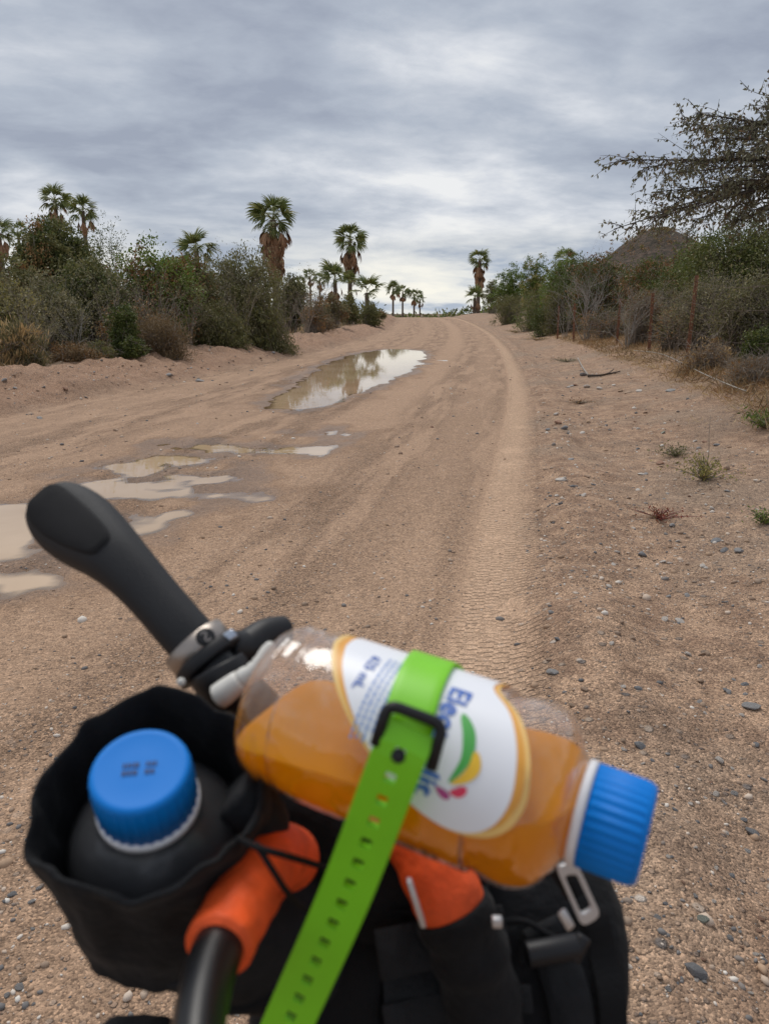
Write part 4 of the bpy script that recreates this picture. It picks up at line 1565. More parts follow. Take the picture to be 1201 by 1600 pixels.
def gravel():
    r = np.random.default_rng(31)
    ico = []
    for sd in range(5):
        V, F = stone_base(200 + sd, 1)
        ico.append((V, np.array(F)))
    n = 100000
    y = 0.9 / (1 - r.random(n) * (1 - .9 / 34.0)) ** 1.0
    x = r.uniform(-1, 1, n) * (.56 * y + 1.2)
    z, u, trk, wet = terrain(x, y, True)
    onroad = (u > -7.2) & (u < 0)
    pr = np.where(onroad, .42 * (1 - .88 * trk) + .03, .95)
    pr = np.where((u > 0) & (u < .55), 1.0, pr)
    sd = puddle_sd(x, y)
    pr = pr * np.where(sd > -.05, .06, 1)
    pat = fbm(x * .9, y * .7, 3)
    pr *= np.clip(.55 + 1.1 * pat, .1, 1)
    k = r.random(n) < pr
    x, y, z, u = x[k], y[k], z[k], u[k]
    n = len(x)
    s = np.exp(r.normal(math.log(.0036), .58, n)) * np.clip(.70 + y * .20, .8, 6.0) * np.where(u < -7.2, 1.5, 1)
    s = np.minimum(s, .040)
    allV, allF, allR = [], [], []
    base = 0
    which = r.integers(0, 5, n)
    for j in range(5):
        m = which == j
        c = np.stack([x[m], y[m], z[m]], 1)
        ss = s[m]
        V0, F0 = ico[j]
        a = r.uniform(0, 6.28, m.sum())
        ca, sa = np.cos(a)[:, None], np.sin(a)[:, None]
        X = V0[None, :, 0] * ca - V0[None, :, 1] * sa
        Y = V0[None, :, 0] * sa + V0[None, :, 1] * ca
        Z = np.broadcast_to(V0[None, :, 2], X.shape)
        V = np.stack([X, Y, Z], 2) * ss[:, None, None] + c[:, None, :] + np.array([0, 0, .12]) * ss[:, None, None]
        nv = len(V0)
        F = F0[None] + (np.arange(len(c)) * nv)[:, None, None] + base
        allV.append(V.reshape(-1, 3))
        allF.append(F.reshape(-1, 3))
        allR.append(np.repeat(r.random(len(c)), nv))
        base += len(c) * nv
    m = bpy.data.materials.new('gravel')
    m.use_nodes = True
    nt = NT(m.node_tree)
    b = nt.n['Principled BSDF']
    at = nt.add('ShaderNodeAttribute', attribute_name='rnd').outputs['Fac']
    c = nt.ramp(at, [(0, (.12, .118, .12)), (.20, (.21, .195, .185)), (.34, (.34, .235, .16)), (.50, (.44, .30, .20)), (.60, (.26, .175, .12)), (.78, (.58, .46, .36)), (1, (.70, .65, .58))])
    nt.set(b, 'Base Color', c)
    b.inputs['Roughness'].default_value = .9
    b.inputs['Specular IOR Level'].default_value = .25
    o = npmesh('gravel', np.concatenate(allV), np.concatenate(allF), m, None, {'rnd': np.concatenate(allR)})
    o['kind'] = 'stuff'
    o['label'] = 'loose gravel and grit strewn over the road and verge'


gravel()

# ------------------------------------------------------------------ the bicycle front and what it carries
BLACKR = pmat('black_rubber', (.0135, .014, .0165), .66, bump=.0004, bscale=900, spec=.4)
PADR = pmat('pad_rubber', (.0095, .0095, .011), .80, bump=.0006, bscale=1400, spec=.3)
BLACKM = pmat('black_anodised', (.006, .006, .007), .34, spec=.4)
BLACKP = pmat('black_plastic', (.010, .010, .012), .5, spec=.35)
FABRIC = pmat('black_nylon', (.0050, .0053, .0065), .9, var=.5, vscale=50, bump=.0030, bscale=70, spec=.3, sheen=.03)
FABRIC2 = pmat('charcoal_nylon', (.0085, .009, .0108), .85, var=.5, vscale=50, bump=.0030, bscale=70, spec=.35)
WEB = pmat('black_webbing', (.007, .007, .008), .9, bump=.0008, bscale=700, spec=.25)
TITAN = pmat('titanium_grey', (.34, .30, .27), .38, metal=.85)
ALU = pmat('brushed_aluminium', (.56, .56, .57), .42, metal=.75)
IVORY = pmat('ivory_plastic', (.66, .64, .59), .5)
ORANGE = pmat('orange_tape', (.80, .10, .018), .6, var=.22, vscale=70, bump=.0014, bscale=160, spec=.35)
GREEN = pmat('green_rubber', (.185, .56, .008), .45, var=.06, vscale=30, spec=.45)
BLUE = pmat('blue_cap', (.0005, .185, .62), .5, spec=.22)
BLUED = pmat('blue_nylon', (.012, .035, .10), .8)
WHITEP = pmat('white_ring', (.72, .72, .74), .5)
TYRE = pmat('tyre_rubber', (.03, .028, .026), .85)
PAPER = pmat('white_label', (.78, .79, .83), .38, spec=.5)
GOLD = pmat('orange_print', (.72, .33, .045), .4)
GOLDL = pmat('gold_print', (.80, .52, .17), .4)
INKB = pmat('blue_ink', (.035, .13, .48), .45)
INKBL = pmat('pale_blue_ink', (.22, .33, .62), .45)
INKG = pmat('green_ink', (.07, .38, .07), .45)
INKY = pmat('yellow_ink', (.82, .50, .03), .45)
INKR = pmat('red_ink', (.70, .03, .09), .45)
INKP = pmat('purple_ink', (.42, .05, .22), .45)
INKD = pmat('brown_ink', (.09, .045, .01), .6)

# --- bicycle: bar, grip, controls, stem, fork and wheel -------------
bike = thing('bicycle', 'front of a bicycle with black grip and orange wrapped inner bars', 'bicycle', (0.0, .62, 0.0))

bar = MB()
grip_in = P(318, 1022, .405)
core_pts = [grip_in, P(352, 1062, .402), P(400, 1105, .405), P(470, 1190, .412), P(560, 1300, .425)]
bar.tube(smoothpath(core_pts, 6), .0125, 16)
# inner bend running up to the left and back below the bottle
loop_pts = [P(300, 1800, .212), P(304, 1680, .232), P(316, 1570, .256), P(342, 1480, .281), P(384, 1402, .305), P(416, 1352, .324), P(438, 1338, .343), P(470, 1345, .385), P(525, 1330, .415), P(560, 1300, .425)]
bar.tube(smoothpath(loop_pts, 8), np.linspace(.0080, .0125, 8 * 9 + 1), 20)
loopR = [P(560, 1300, .425), P(610, 1280, .405), P(648, 1300, .385), P(684, 1372, .372), P(716, 1442, .368), P(740, 1510, .372), P(760, 1600, .38)]
bar.tube(smoothpath(loopR, 8), .0125, 20)
bar.build('handlebar', BLACKM, bike)
tp = MB()
lp = smoothpath(loop_pts, 14)
lo, hi = int(14 * 3.05), int(14 * 6.6)
seg = lp[lo:hi]
rad = [.0128 + .0018 * i / len(seg) + .0002 * math.sin(i * .9) for i in range(len(seg))]
rad[-1] = .0130
rad[-2] = .0148
tp.tube(seg, rad, 24)
tp.build('bar_tape', ORANGE, bike)
tp = MB()
lp = smoothpath(loopR, 14)
seg = lp[22:14 * 4 + 2]
rad = [.0172 + .0003 * math.sin(i * .8) for i in range(len(seg))]
tp.tube(seg, rad, 24)
tp.build('bar_tape', ORANGE, bike)
sl = MB()
seg = lp[14 * 4 - 5:]
sl.tube(seg, [.0188 + .0009 * math.sin(i * .55) for i in range(len(seg))], 24)
SLEEVE = sl


def build_grip():
    # centre line from the clamp outwards, half width in the picture plane and half thickness
    pts = [P(307, 1008, .405), P(280, 978, .408), P(243, 935, .414), P(205, 893, .421), P(168, 858, .430), P(135, 832, .440), P(108, 812, .448), P(90, 797, .453), P(80, 787, .456), P(76, 783, .457)]
    wid = [41, 40.5, 40, 43, 51, 60, 59, 51, 36, 4]
    N = 24
    V, F = [], []
    rows = smoothpath(pts, 5)
    ww = np.interp(np.arange(len(rows)) / 5, np.arange(len(pts)), wid)
    # smooth the widths
    ww = np.convolve(np.pad(ww, 2, 'edge'), np.ones(5) / 5, 'valid')
    ww[-1] = 2
    ww[-2] = 20
    ww[-3] = 30
    frame = []
    for i, p in enumerate(rows):
        t = unit(rows[min(i + 1, len(rows) - 1)] - rows[max(i - 1, 0)])
        view = unit(p - CAM)
        side = unit(np.cross(t, view))
        nrm = unit(np.cross(side, t))
        if nrm @ view > 0:
            nrm = -nrm
        dep = (p - CAM) @ FWD
        w = ww[i] * dep / FPX
        th = min(w, .0165) * (1 if i < len(rows) - 8 else .95)
        frame.append((p, t, side, nrm, w, th))
        for k in range(N):
            a = 2 * math.pi * k / N
            ca, sa = math.cos(a), math.sin(a)
            e = .80
            V.append(p + side * w * math.copysign(abs(ca) ** e, ca) + nrm * th * math.copysign(abs(sa) ** e, sa))
    for i in range(len(rows) - 1):
        for k in range(N):
            F.append((i * N + k, i * N + (k + 1) % N, (i + 1) * N + (k + 1) % N, (i + 1) * N + k))
    F.append(tuple(range(N))[::-1])
    F.append(tuple((len(rows) - 1) * N + k for k in range(N)))
    g = MB().put(V, F).build('grip', BLACKR, bike, sub=1)
    # palm pad: a rounded trapezoid lying on the wide end, with a groove round it
    L = len(rows)
    def surf(s, q, off):
        f = s * (L - 1)
        i = min(int(f), L - 2)
        w_ = f - i
        A, B = frame[i], frame[i + 1]
        p = A[0] * (1 - w_) + B[0] * w_
        side = unit(A[2] * (1 - w_) + B[2] * w_)
        nrm = unit(A[3] * (1 - w_) + B[3] * w_)
        w = A[4] * (1 - w_) + B[4] * w_
        th = A[5] * (1 - w_) + B[5] * w_
        e = .80
        ca = q
        sa = (max(0, 1 - abs(ca) ** (2 / e))) ** (e / 2)
        return p + side * w * ca + nrm * (th * sa + off)
    rings = []
    n = 48
    for rho, off in ((1.06, -.0012), (1.0, .0011), (.94, .0013), (.6, .0012), (.25, .0012), (.02, .0012)):
        ring = []
        for k in range(n):
            a = 2 * math.pi * k / n
            ex = .45
            c, s_ = math.cos(a), math.sin(a)
            cx = math.copysign(abs(c) ** ex, c)
            sx = math.copysign(abs(s_) ** ex, s_)
            ss = .615 + .215 * cx * rho
            hw = (.60 + .06 * cx)
            ring.append(surf(ss, sx * hw * rho * PADSIGN + .06, off))
        rings.append(ring)
    V = [p for ring in rings for p in ring]
    F = []
    for i in range(len(rings) - 1):
        for k in range(n):
            F.append((i * n + k, i * n + (k + 1) % n, (i + 1) * n + (k + 1) % n, (i + 1) * n + k))
    F.append(tuple((len(rings) - 1) * n + k for k in range(n)))
    MB().put(V, F).build('palm_pad', PADR, g)
    return g


PADSIGN = 1
grip = build_grip()
gax = unit(P(352, 1062, .402) - P(280, 978, .408))
cl = MB()
cl.lathe(P(303, 1004, .4055), gax, [(-.001, .0155), (-.0005, .0178), (.0105, .0178), (.011, .0155)], 40)
ring = cl.build('grip_clamp', TITAN, bike)
vw = unit(CAM - P(303, 1004, .4055))
nn = unit(vw - gax * (vw @ gax))
ss = np.cross(gax, nn)
w_ = .35
dirn = unit(nn * math.cos(w_) - ss * math.sin(w_))
bp_ = P(303, 1004, .4055) + gax * .005 + dirn * .0176
bm_ = MB().lathe(bp_, dirn, [(0, .0050), (.0008, .0048), (.0009, .003)], 24)
badge = bm_.build('clamp_badge', BLACKP, ring)


def text_mesh(txt, size, align='CENTER'):
    cu = bpy.data.curves.new('t', 'FONT')
    cu.body = txt
    cu.size = size
    cu.align_x = align
    cu.resolution_u = 4
    o = bpy.data.objects.new('t', cu)
    COL.objects.link(o)
    dg = bpy.context.evaluated_depsgraph_get()
    dg.update()
    me = o.evaluated_get(dg).to_mesh()
    bm = bmesh.new()
    bm.from_mesh(me)
    o.evaluated_get(dg).to_mesh_clear()
    bpy.data.objects.remove(o)
    bpy.data.curves.remove(cu)
    bmesh.ops.triangulate(bm, faces=bm.faces)
    V = np.array([v.co[:] for v in bm.verts])
    F = [tuple(v.index for v in f.verts) for f in bm.faces]
    bm.free()
    return V, F


Vt, Ft = text_mesh('S', .0082)
Vt = Vt - Vt.mean(0)
sx_ = unit(np.cross(gax, dirn))
Vs = [bp_ + dirn * .0012 + sx_ * v[0] + gax * -v[1] for v in Vt]
MB().put(Vs, Ft).build('lettering', TITAN, ring, smooth=False)
# split in the clamp ring, brake clamp, shifter pod, levers
ctl = MB()
ctl.lathe(P(318, 1021, .4045), gax, [(0, .0135), (.0005, .0185), (.004, .0195), (.0075, .0195), (.0085, .0145)], 40)
ctl.build('lever_clamp', BLACKP, bike, bevel=.0006)
cl2 = MB()
cl2.box(P(348, 1000, .398), unit(P(366, 990, .398) - P(335, 1010, .398)), gax, vw, (.0075, .0026, .003))  # silver highlight on the clamp, built as a small bright metal block
cl2.build('clamp_highlight', pmat('highlight_metal', (.45, .50, .58), .3, metal=.8), bike, bevel=.001)
pod = MB()
pod.tube(smoothpath([P(352, 1012, .41), P(385, 1012, .42), P(415, 992, .43), P(448, 984, .44)], 5), [.010] * 6 + list(np.linspace(.0105, .0085, 10)), 14)
pod.tube(smoothpath([P(400, 1004, .425), P(408, 1020, .42), P(402, 1040, .42)], 4), .007, 10)
pod.build('shifter', BLACKP, bike, sub=1)
lv = MB()
lv.tube(smoothpath([P(338, 1040, .396), P(348, 1062, .396), P(352, 1085, .40)], 4), [.0145, .0150, .0155, .0155, .015, .0148, .0145, .014, .0135], 18)
lv.build('lever_mount', BLACKP, bike)
iv = MB()
c0, c1, c2, c3 = P(352, 1081, .372), P(376, 1062, .372), P(404, 1043, .372), P(419, 1014, .374)
iv.tube(smoothpath([P(338, 1091, .3725), c0, c1], 5), [.0035, .0055, .0064, .0064, .0064, .0064, .0062, .006, .0058, .0055, .005], 12)
iv.tube(smoothpath([c1, c2, c3, P(420, 1009, .375)], 5), [.0048, .0048, .005, .0044, .005, .0044, .0048, .0042, .004, .0036, .0033, .003, .003, .0028, .0024, .002], 10)
iv.build('thumb_lever', IVORY, bike)
# stem, head tube, fork, wheel: below the bag, they carry it all on the ground
fr = MB()
hub = np.array([0.0, .62, .362])
cb = P(560, 1300, .425)
ht = np.array([0.0, .33, 1.01])
hb = np.array([0.0, .375, .86])
fr.tube([cb, cb * .4 + ht * .6, ht], .018, 14)
fr.build('stem', BLACKM, bike)
fr = MB()
fr.tube([ht + (ht - hb) * .1, hb], .026, 18)
fr.tube([ht * .8 + hb * .2, np.array([0, -.05, .93]), np.array([0, -.16, .91])], .017, 14)
fr.build('frame', BLACKM, bike)
fk = MB()
for s in (-1, 1):
    fk.tube(smoothpath([hb + [0, .005, 0], hb + [s * .05, .03, -.06], (hb + hub) / 2 + [s * .062, .0, 0], hub + [s * .056, 0, 0]], 5), np.linspace(.017, .011, 16), 12)
fk.build('fork', BLACKM, bike)
tw_ = MB()
m1, m2 = 56, 12
V, F = [], []
for i in range(m1):
    a = 2 * math.pi * i / m1
    e = np.array([0, math.cos(a), math.sin(a)])
    for k in range(m2):
        b = 2 * math.pi * k / m2
        V.append(hub + e * (.332 + .030 * math.cos(b)) + np.array([.030 * math.sin(b), 0, 0]))
for i in range(m1):
    for k in range(m2):
        F.append((i * m2 + k, ((i + 1) % m1) * m2 + k, ((i + 1) % m1) * m2 + (k + 1) % m2, i * m2 + (k + 1) % m2))
wheel = tw_.put(V, F).build('tyre', TYRE, bike)
sp = MB()
sp.tube([hub - [.05, 0, 0], hub + [.05, 0, 0]], .02, 14)
for i in range(28):
    a = 2 * math.pi * i / 28
    e = np.array([0, math.cos(a), math.sin(a)])
    sp.tube([hub + [(.03 if i % 2 else -.03), 0, 0] + e * .018, hub + e * .305], .001, 4)
sp.build('spokes', ALU, wheel)


# --- amber bottle ---------------------------------------------------
B0 = P(425, 1090, .345)
B1 = P(1003, 1303, .283)
BAX = unit(B1 - B0)
BL = np.linalg.norm(B1 - B0)
q = BL / .165
bv = unit(CAM - (B0 + B1) / 2)
BN = unit(bv - BAX * (bv @ BAX))           # towards the camera
BD = np.cross(BAX, BN)                     # down in the picture
if BD @ (P(600, 1400, .3) - P(600, 1000, .3)) < 0:
    BD = -BD
bottle = thing('drink_bottle', 'clear bottle half full of amber drink strapped across the handlebar', 'bottle', B0)
prof0 = [(-.0010, .004), (-.0008, .019), (.0006, .0275), (.0036, .0328), (.008, .0352), (.013, .0357), (.020, .0352), (.028, .0360), (.100, .0362), (.1045, .0352), (.108, .0345), (.112, .0352), (.118, .0362), (.124, .0355), (.130, .0330), (.1345, .0285), (.138, .0225), (.140, .0190), (.1435, .0180), (.1465, .0180)]
prof0 = [(t * q, r) for t, r in prof0]


def resample(prof, k=4):
    P2 = smoothpath([np.array(p) for p in prof], k)
    return [(float(a), max(float(b), .001)) for a, b in P2]


def groove(t, r, w):
    """shallow finger flats moulded in the shoulder and ribs near the base"""
    x = t / q
    f = r
    if .098 < x < .136:
        s = math.exp(-((x - .119) / .010) ** 2)
        f -= .0022 * s * (0.5 + 0.5 * math.cos(6 * w))
    if -.002 < x < .026:
        f -= .0007 * (0.5 + 0.5 * math.cos(x * 2 * math.pi / .0065))
    return f


PR = resample(prof0, 4)


def clear_mat(name, tint, haze):
    m = bpy.data.materials.new(name)
    m.use_nodes = True
    n = NT(m.node_tree)
    n.n.remove(n.n['Principled BSDF'])
    co = n.add('ShaderNodeTexCoord').outputs['Object']
    tr = n.add('ShaderNodeBsdfTransparent', {'Color': tint})
    gl = n.add('ShaderNodeBsdfGlossy', {'Color': (1, 1, 1), 'Roughness': .06})
    bp = n.add('ShaderNodeBump', {'Height': n.noise(co, 60, 3, .6), 'Strength': 1.0, 'Distance': .0012})
    n.set(gl, 'Normal', bp)
    bf_ = n.add('ShaderNodeNewGeometry').outputs['Backfacing']
    fr_ = n.add('ShaderNodeFresnel', {'IOR': n.math('MULTIPLY_ADD', bf_, 1 / 1.5 - 1.5, 1.5)})
    n.set(fr_, 'Normal', bp)
    df = n.add('ShaderNodeBsdfDiffuse', {'Color': (.72, .66, .62)})
    m1 = n.add('ShaderNodeMixShader', {0: n.math('MINIMUM', n.math('MULTIPLY', fr_, 1.5), 1.0), 1: tr.outputs[0], 2: gl.outputs[0]})
    # drops and film on the inner wall, only above the drink
    up_ = n.smooth(n.add('ShaderNodeSeparateXYZ', {0: co}).outputs[2], -.008, .032)
    hz_ = n.math('MULTIPLY', n.math('MULTIPLY', up_, haze), n.ramp(n.noise(co, 55, 5, .7), [(.35, .12), (.5, .22), (.68, .62)]))
    m2 = n.add('ShaderNodeMixShader', {0: hz_, 1: m1.outputs[0], 2: df.outputs[0]})
    n.l.new(m2.outputs[0], n.n['Material Output'].inputs[0])
    return m


CLEAR = clear_mat('clear_plastic', (.95, .92, .90), .5)
shell = MB()
shell.lathe(B0, BAX, PR, 72, a=BN, mod=groove, caps=(True, False))
shell.build('bottle_body', CLEAR, bottle)


def build_liquid():
    m = bpy.data.materials.new('amber_drink')
    m.use_nodes = True
    n = NT(m.node_tree)
    b = n.n['Principled BSDF']
    b.inputs['Base Color'].default_value = (.98, .50, .002, 1)
    b.inputs['Roughness'].default_value = .05
    b.inputs['IOR'].default_value = 1.33
    b.inputs['Transmission Weight'].default_value = .60
    b.inputs['Subsurface Weight'].default_value = 0.0
    tr = n.add('ShaderNodeBsdfTranslucent', {'Color': (.96, .50, .001)})
    mx = n.add('ShaderNodeMixShader', {0: .52, 1: b.outputs[0], 2: tr.outputs[0]})
    df = n.add('ShaderNodeBsdfDiffuse', {'Color': (.90, .42, .006)})
    mx2 = n.add('ShaderNodeMixShader', {0: .25, 1: mx.outputs[0], 2: df.outputs[0]})
    n.l.new(mx2.outputs[0], n.n['Material Output'].inputs[0])
    me = bpy.data.meshes.new('drink')
    bm = bmesh.new()
    mb = MB().lathe(B0, BAX, [(t, max(r - .0012, .0005)) for t, r in PR[2:]], 72, a=BN, mod=groove)
    vs = [bm.verts.new(v) for v in mb.v]
    for f in mb.f:
        bm.faces.new([vs[i] for i in f])
    lvl = B0 + BAX * .055 * q + BN * 0 - np.array([0, 0, 1]) * LIQ_DROP
    res = bmesh.ops.bisect_plane(bm, geom=bm.verts[:] + bm.edges[:] + bm.faces[:], plane_co=Vector(lvl), plane_no=Vector((0, 0, 1)), clear_outer=True)
    ed = [e for e in res['geom_cut'] if isinstance(e, bmesh.types.BMEdge)]
    bmesh.ops.contextual_create(bm, geom=ed)
    bmesh.ops.recalc_face_normals(bm, faces=bm.faces)
    L0 = Vector(world_of(bottle))
    for v in bm.verts:
        v.co -= L0
    for f in bm.faces:
        f.smooth = len(f.verts) <= 4
    bm.to_mesh(me)
    bm.free()
    me.materials.append(m)
    o = bpy.data.objects.new('drink', me)
    COL.objects.link(o)
    o.parent = bottle


LIQ_DROP = -.001
build_liquid()


def rad_at(t):
    return float(np.interp(t, [p[0] for p in PR], [p[1] for p in PR]))


def on_bottle(a, s, off):
    """a along the axis (metres from B0), s round the bottle (metres, + is down in the picture)"""
    r = max(rad_at(a), .0363) if .02 < a < .122 else rad_at(a)
    w = s / .0361
    return B0 + BAX * a + (r + off) * (math.cos(w) * BN + math.sin(w) * BD)


def sheet(name, mat, parent, f, off, na=8, ns=96, r0=0.0, r1=1.0):
    """a printed patch: f(rho, theta) -> (a, s)"""
    V, F = [], []
    for i in range(na + 1):
        rho = r0 + (r1 - r0) * i / na
        for k in range(ns):
            a, s = f(rho, 2 * math.pi * k / ns)
            V.append(on_bottle(a, s, off))
    for i in range(na):
        for k in range(ns):
            F.append((i * ns + k, i * ns + (k + 1) % ns, (i + 1) * ns + (k + 1) % ns, (i + 1) * ns + k))
    if r0 == 0:
        V = V[ns:] + [V[0]]
        F = []
        for i in range(na - 1):
            for k in range(ns):
                F.append((i * ns + k, i * ns + (k + 1) % ns, (i + 1) * ns + (k + 1) % ns, (i + 1) * ns + k))
        c = len(V) - 1
        for k in range(ns):
            F.append((c, (k + 1) % ns, k))
    return MB().put(V, F).build(name, mat, parent)


def pa(px, py):
    """photo pixel on the bottle's camera side -> (a, s)"""
    r = unit(FWD + (px - 600.5) / FPX * RIGHT - (py - 800) / FPX * UP)
    o = CAM - B0
    d1 = r - BAX * (r @ BAX)
    o1 = o - BAX * (o @ BAX)
    R = .0362
    A, Bq, C = d1 @ d1, 2 * d1 @ o1, o1 @ o1 - R * R
    disc = max(Bq * Bq - 4 * A * C, 0)
    t = (-Bq - math.sqrt(disc)) / (2 * A)
    p = CAM + r * t - B0
    a = p @ BAX
    w = math.atan2(p @ BD, p @ BN)
    return a, w * .0361


# outline of the wrap label, unrolled: along the axis, round the bottle
LAB = [pa(*p) for p in [(540, 1012), (535, 1040), (540, 1078), (553, 1118), (572, 1158), (598, 1200), (640, 1252), (690, 1288), (735, 1300), (772, 1288), (797, 1252), (806, 1205), (806, 1160), (795, 1115), (770, 1078)]]
LAB += [(.098, -.056), (.092, -.066), (.070, -.071), (.046, -.068), (.036, -.058), (.0335, -.046)]
LABP = np.array(smoothpath([np.array(p) for p in LAB + LAB[:1]], 5)[:-1])
LCC = np.array([.078, -.024])


def labshape(ka, ks):
    m = len(LABP)
    def f(rho, th):
        x = th / (2 * math.pi) * m
        i = int(x) % m
        p = LABP[i] * (1 - (x - int(x))) + LABP[(i + 1) % m] * (x - int(x))
        d = (p - LCC) * np.array([ka, ks])
        return LCC[0] + rho * d[0], LCC[1] + rho * d[1]
    return f


label = sheet('label', PAPER, bottle, labshape(1, 1), .0007, 10)
sheet('label_border', GOLD, bottle, labshape(1.12, 1.0), .00045, 10)
sheet('border_line', GOLDL, label, labshape(1.13, 1.01), .00058, 2, 96, .955, 1.0)
LC = (.0835, -.0085)


def print_text(txt, size, a0, s0, mat, name='lettering', off=.0009, sx=1.0, bold=0):
    V, F = text_mesh(txt, size)
    W = [on_bottle(a0 + v[1], s0 + v[0] * sx, off) for v in V]
    o = MB().put(W, F).build(name, mat, label, smooth=False)
    return o


for k in range(3):      # a few passes close together thicken the strokes
    print_text('Electrolit', .0118, LC[0] + .0004 * k, LC[1] + .00030 * k, INKB, sx=1.0, off=.0010 + .00006 * k)
for k in range(2):
    print_text('625 mL', .0062, .0475 + .0003 * k, -.0235 + .0002 * k, INKB, off=.0010 + .00006 * k)
fine = MB()
rl = np.random.default_rng(8)
for row in range(5):
    s = -.034
    a = .0545 + .0025 * row
    while s < .003 - .001 * row:
        w = rl.uniform(.0012, .0034)
        V = [on_bottle(a + da, s + dsn, .0009) for da, dsn in ((0, 0), (.0011, 0), (.0011, w), (0, w))]
        fine.put(V, [(0, 1, 2, 3)])
        s += w + .0008
fine.build('small_print', INKBL, label, smooth=False)


def swoosh(pts, w0, mat):
    """a tapering printed arc; pts in (a, s)"""
    P2 = smoothpath([np.array(p) for p in pts], 8)
    V, F = [], []
    m = len(P2)
    for i, p in enumerate(P2):
        t = P2[min(i + 1, m - 1)] - P2[max(i - 1, 0)]
        t = t / np.linalg.norm(t)
        nrm = np.array([-t[1], t[0]])
        w = w0 * math.sin(math.pi * (.06 + .90 * (i / (m - 1)) ** .8))
        for sg in (-1, 1):
            g = p + nrm * w * sg
            V.append(on_bottle(g[0], g[1], .00105))
    for i in range(m - 1):
        F.append((2 * i, 2 * i + 1, 2 * i + 3, 2 * i + 2))
    MB().put(V, F).build('leaf_print', mat, label)


swoosh([pa(723, 1118), pa(733, 1150), pa(728, 1188), pa(702, 1222)], .0024, INKG)
swoosh([pa(744, 1176), pa(742, 1200), pa(728, 1215), pa(706, 1224)], .0022, INKY)
swoosh([pa(730, 1232), pa(716, 1238), pa(703, 1236)], .0017, INKR)
swoosh([pa(703, 1246), pa(692, 1238), pa(682, 1228)], .0015, INKP)
# barcode and ingredients printed low on the wrap, seen against the drink
bc = MB()
for i in range(34):
    a = (.060 + .0011 * i + rl.uniform(0, .0004)) * q
    w = rl.choice([.00025, .0004, .0007])
    s0, s1 = .0395, .0475 + rl.uniform(-.0003, .0003)
    bc.put([on_bottle(a, s0, .0003), on_bottle(a + w, s0, .0003), on_bottle(a + w, s1, .0003), on_bottle(a, s1, .0003)], [(0, 1, 2, 3)])
for i in range(20):
    a = (.000 + .0013 * i + rl.uniform(0, .0005)) * q
    w = rl.choice([.0003, .0005])
    s0, s1 = .033 + rl.uniform(0, .003), .044
    bc.put([on_bottle(a, s0, .0003), on_bottle(a + w, s0, .0003), on_bottle(a + w, s1, .0003), on_bottle(a, s1, .0003)], [(0, 1, 2, 3)])
bc.build('barcode', INKD, bottle, smooth=False)['kind'] = 'stuff'


def ribbed(nr, amp):
    return lambda t, r, w: r + amp * (0.5 + 0.5 * math.cos(nr * w)) ** 2 - amp


def cap_parts(base, axis, rc, h, parent, a=None):
    mb = MB()
    mb.lathe(base, axis, [(0, rc * 1.0), (h * .78, rc * .985), (h * .90, rc * .965)], 192, a=a, mod=ribbed(32, .0008), caps=(True, False))
    mb.lathe(base, axis, [(h * .90, rc * .955), (h * .965, rc * .93), (h * .995, rc * .86), (h * .985, rc * .80), (h * .985, rc * .4), (h * .985, .0006)], 96, a=a, caps=(False, True))
    return mb.build('cap', BLUE, parent)


cap0 = B0 + BAX * .1445 * q
MB().lathe(B0, BAX, [(.1405 * q, .0180), (.1410 * q, .0198), (.1440 * q, .0198), (.1443 * q, .0182)], 64, a=BN).build('cap_ring', WHITEP, bottle)
MB().lathe(B0, BAX, [(.1362 * q, .0190), (.1366 * q, .0212), (.1376 * q, .0212), (.138 * q, .0190)], 64, a=BN).build('neck_ring', CLEAR, bottle)
cap_parts(cap0, BAX, .0194, .0225 * q, bottle, BN)

# --- green strap ----------------------------------------------------
strap = thing('strap', 'bright green rubber strap with square holes buckled over the bottle', 'strap', P(630, 1150, .275))


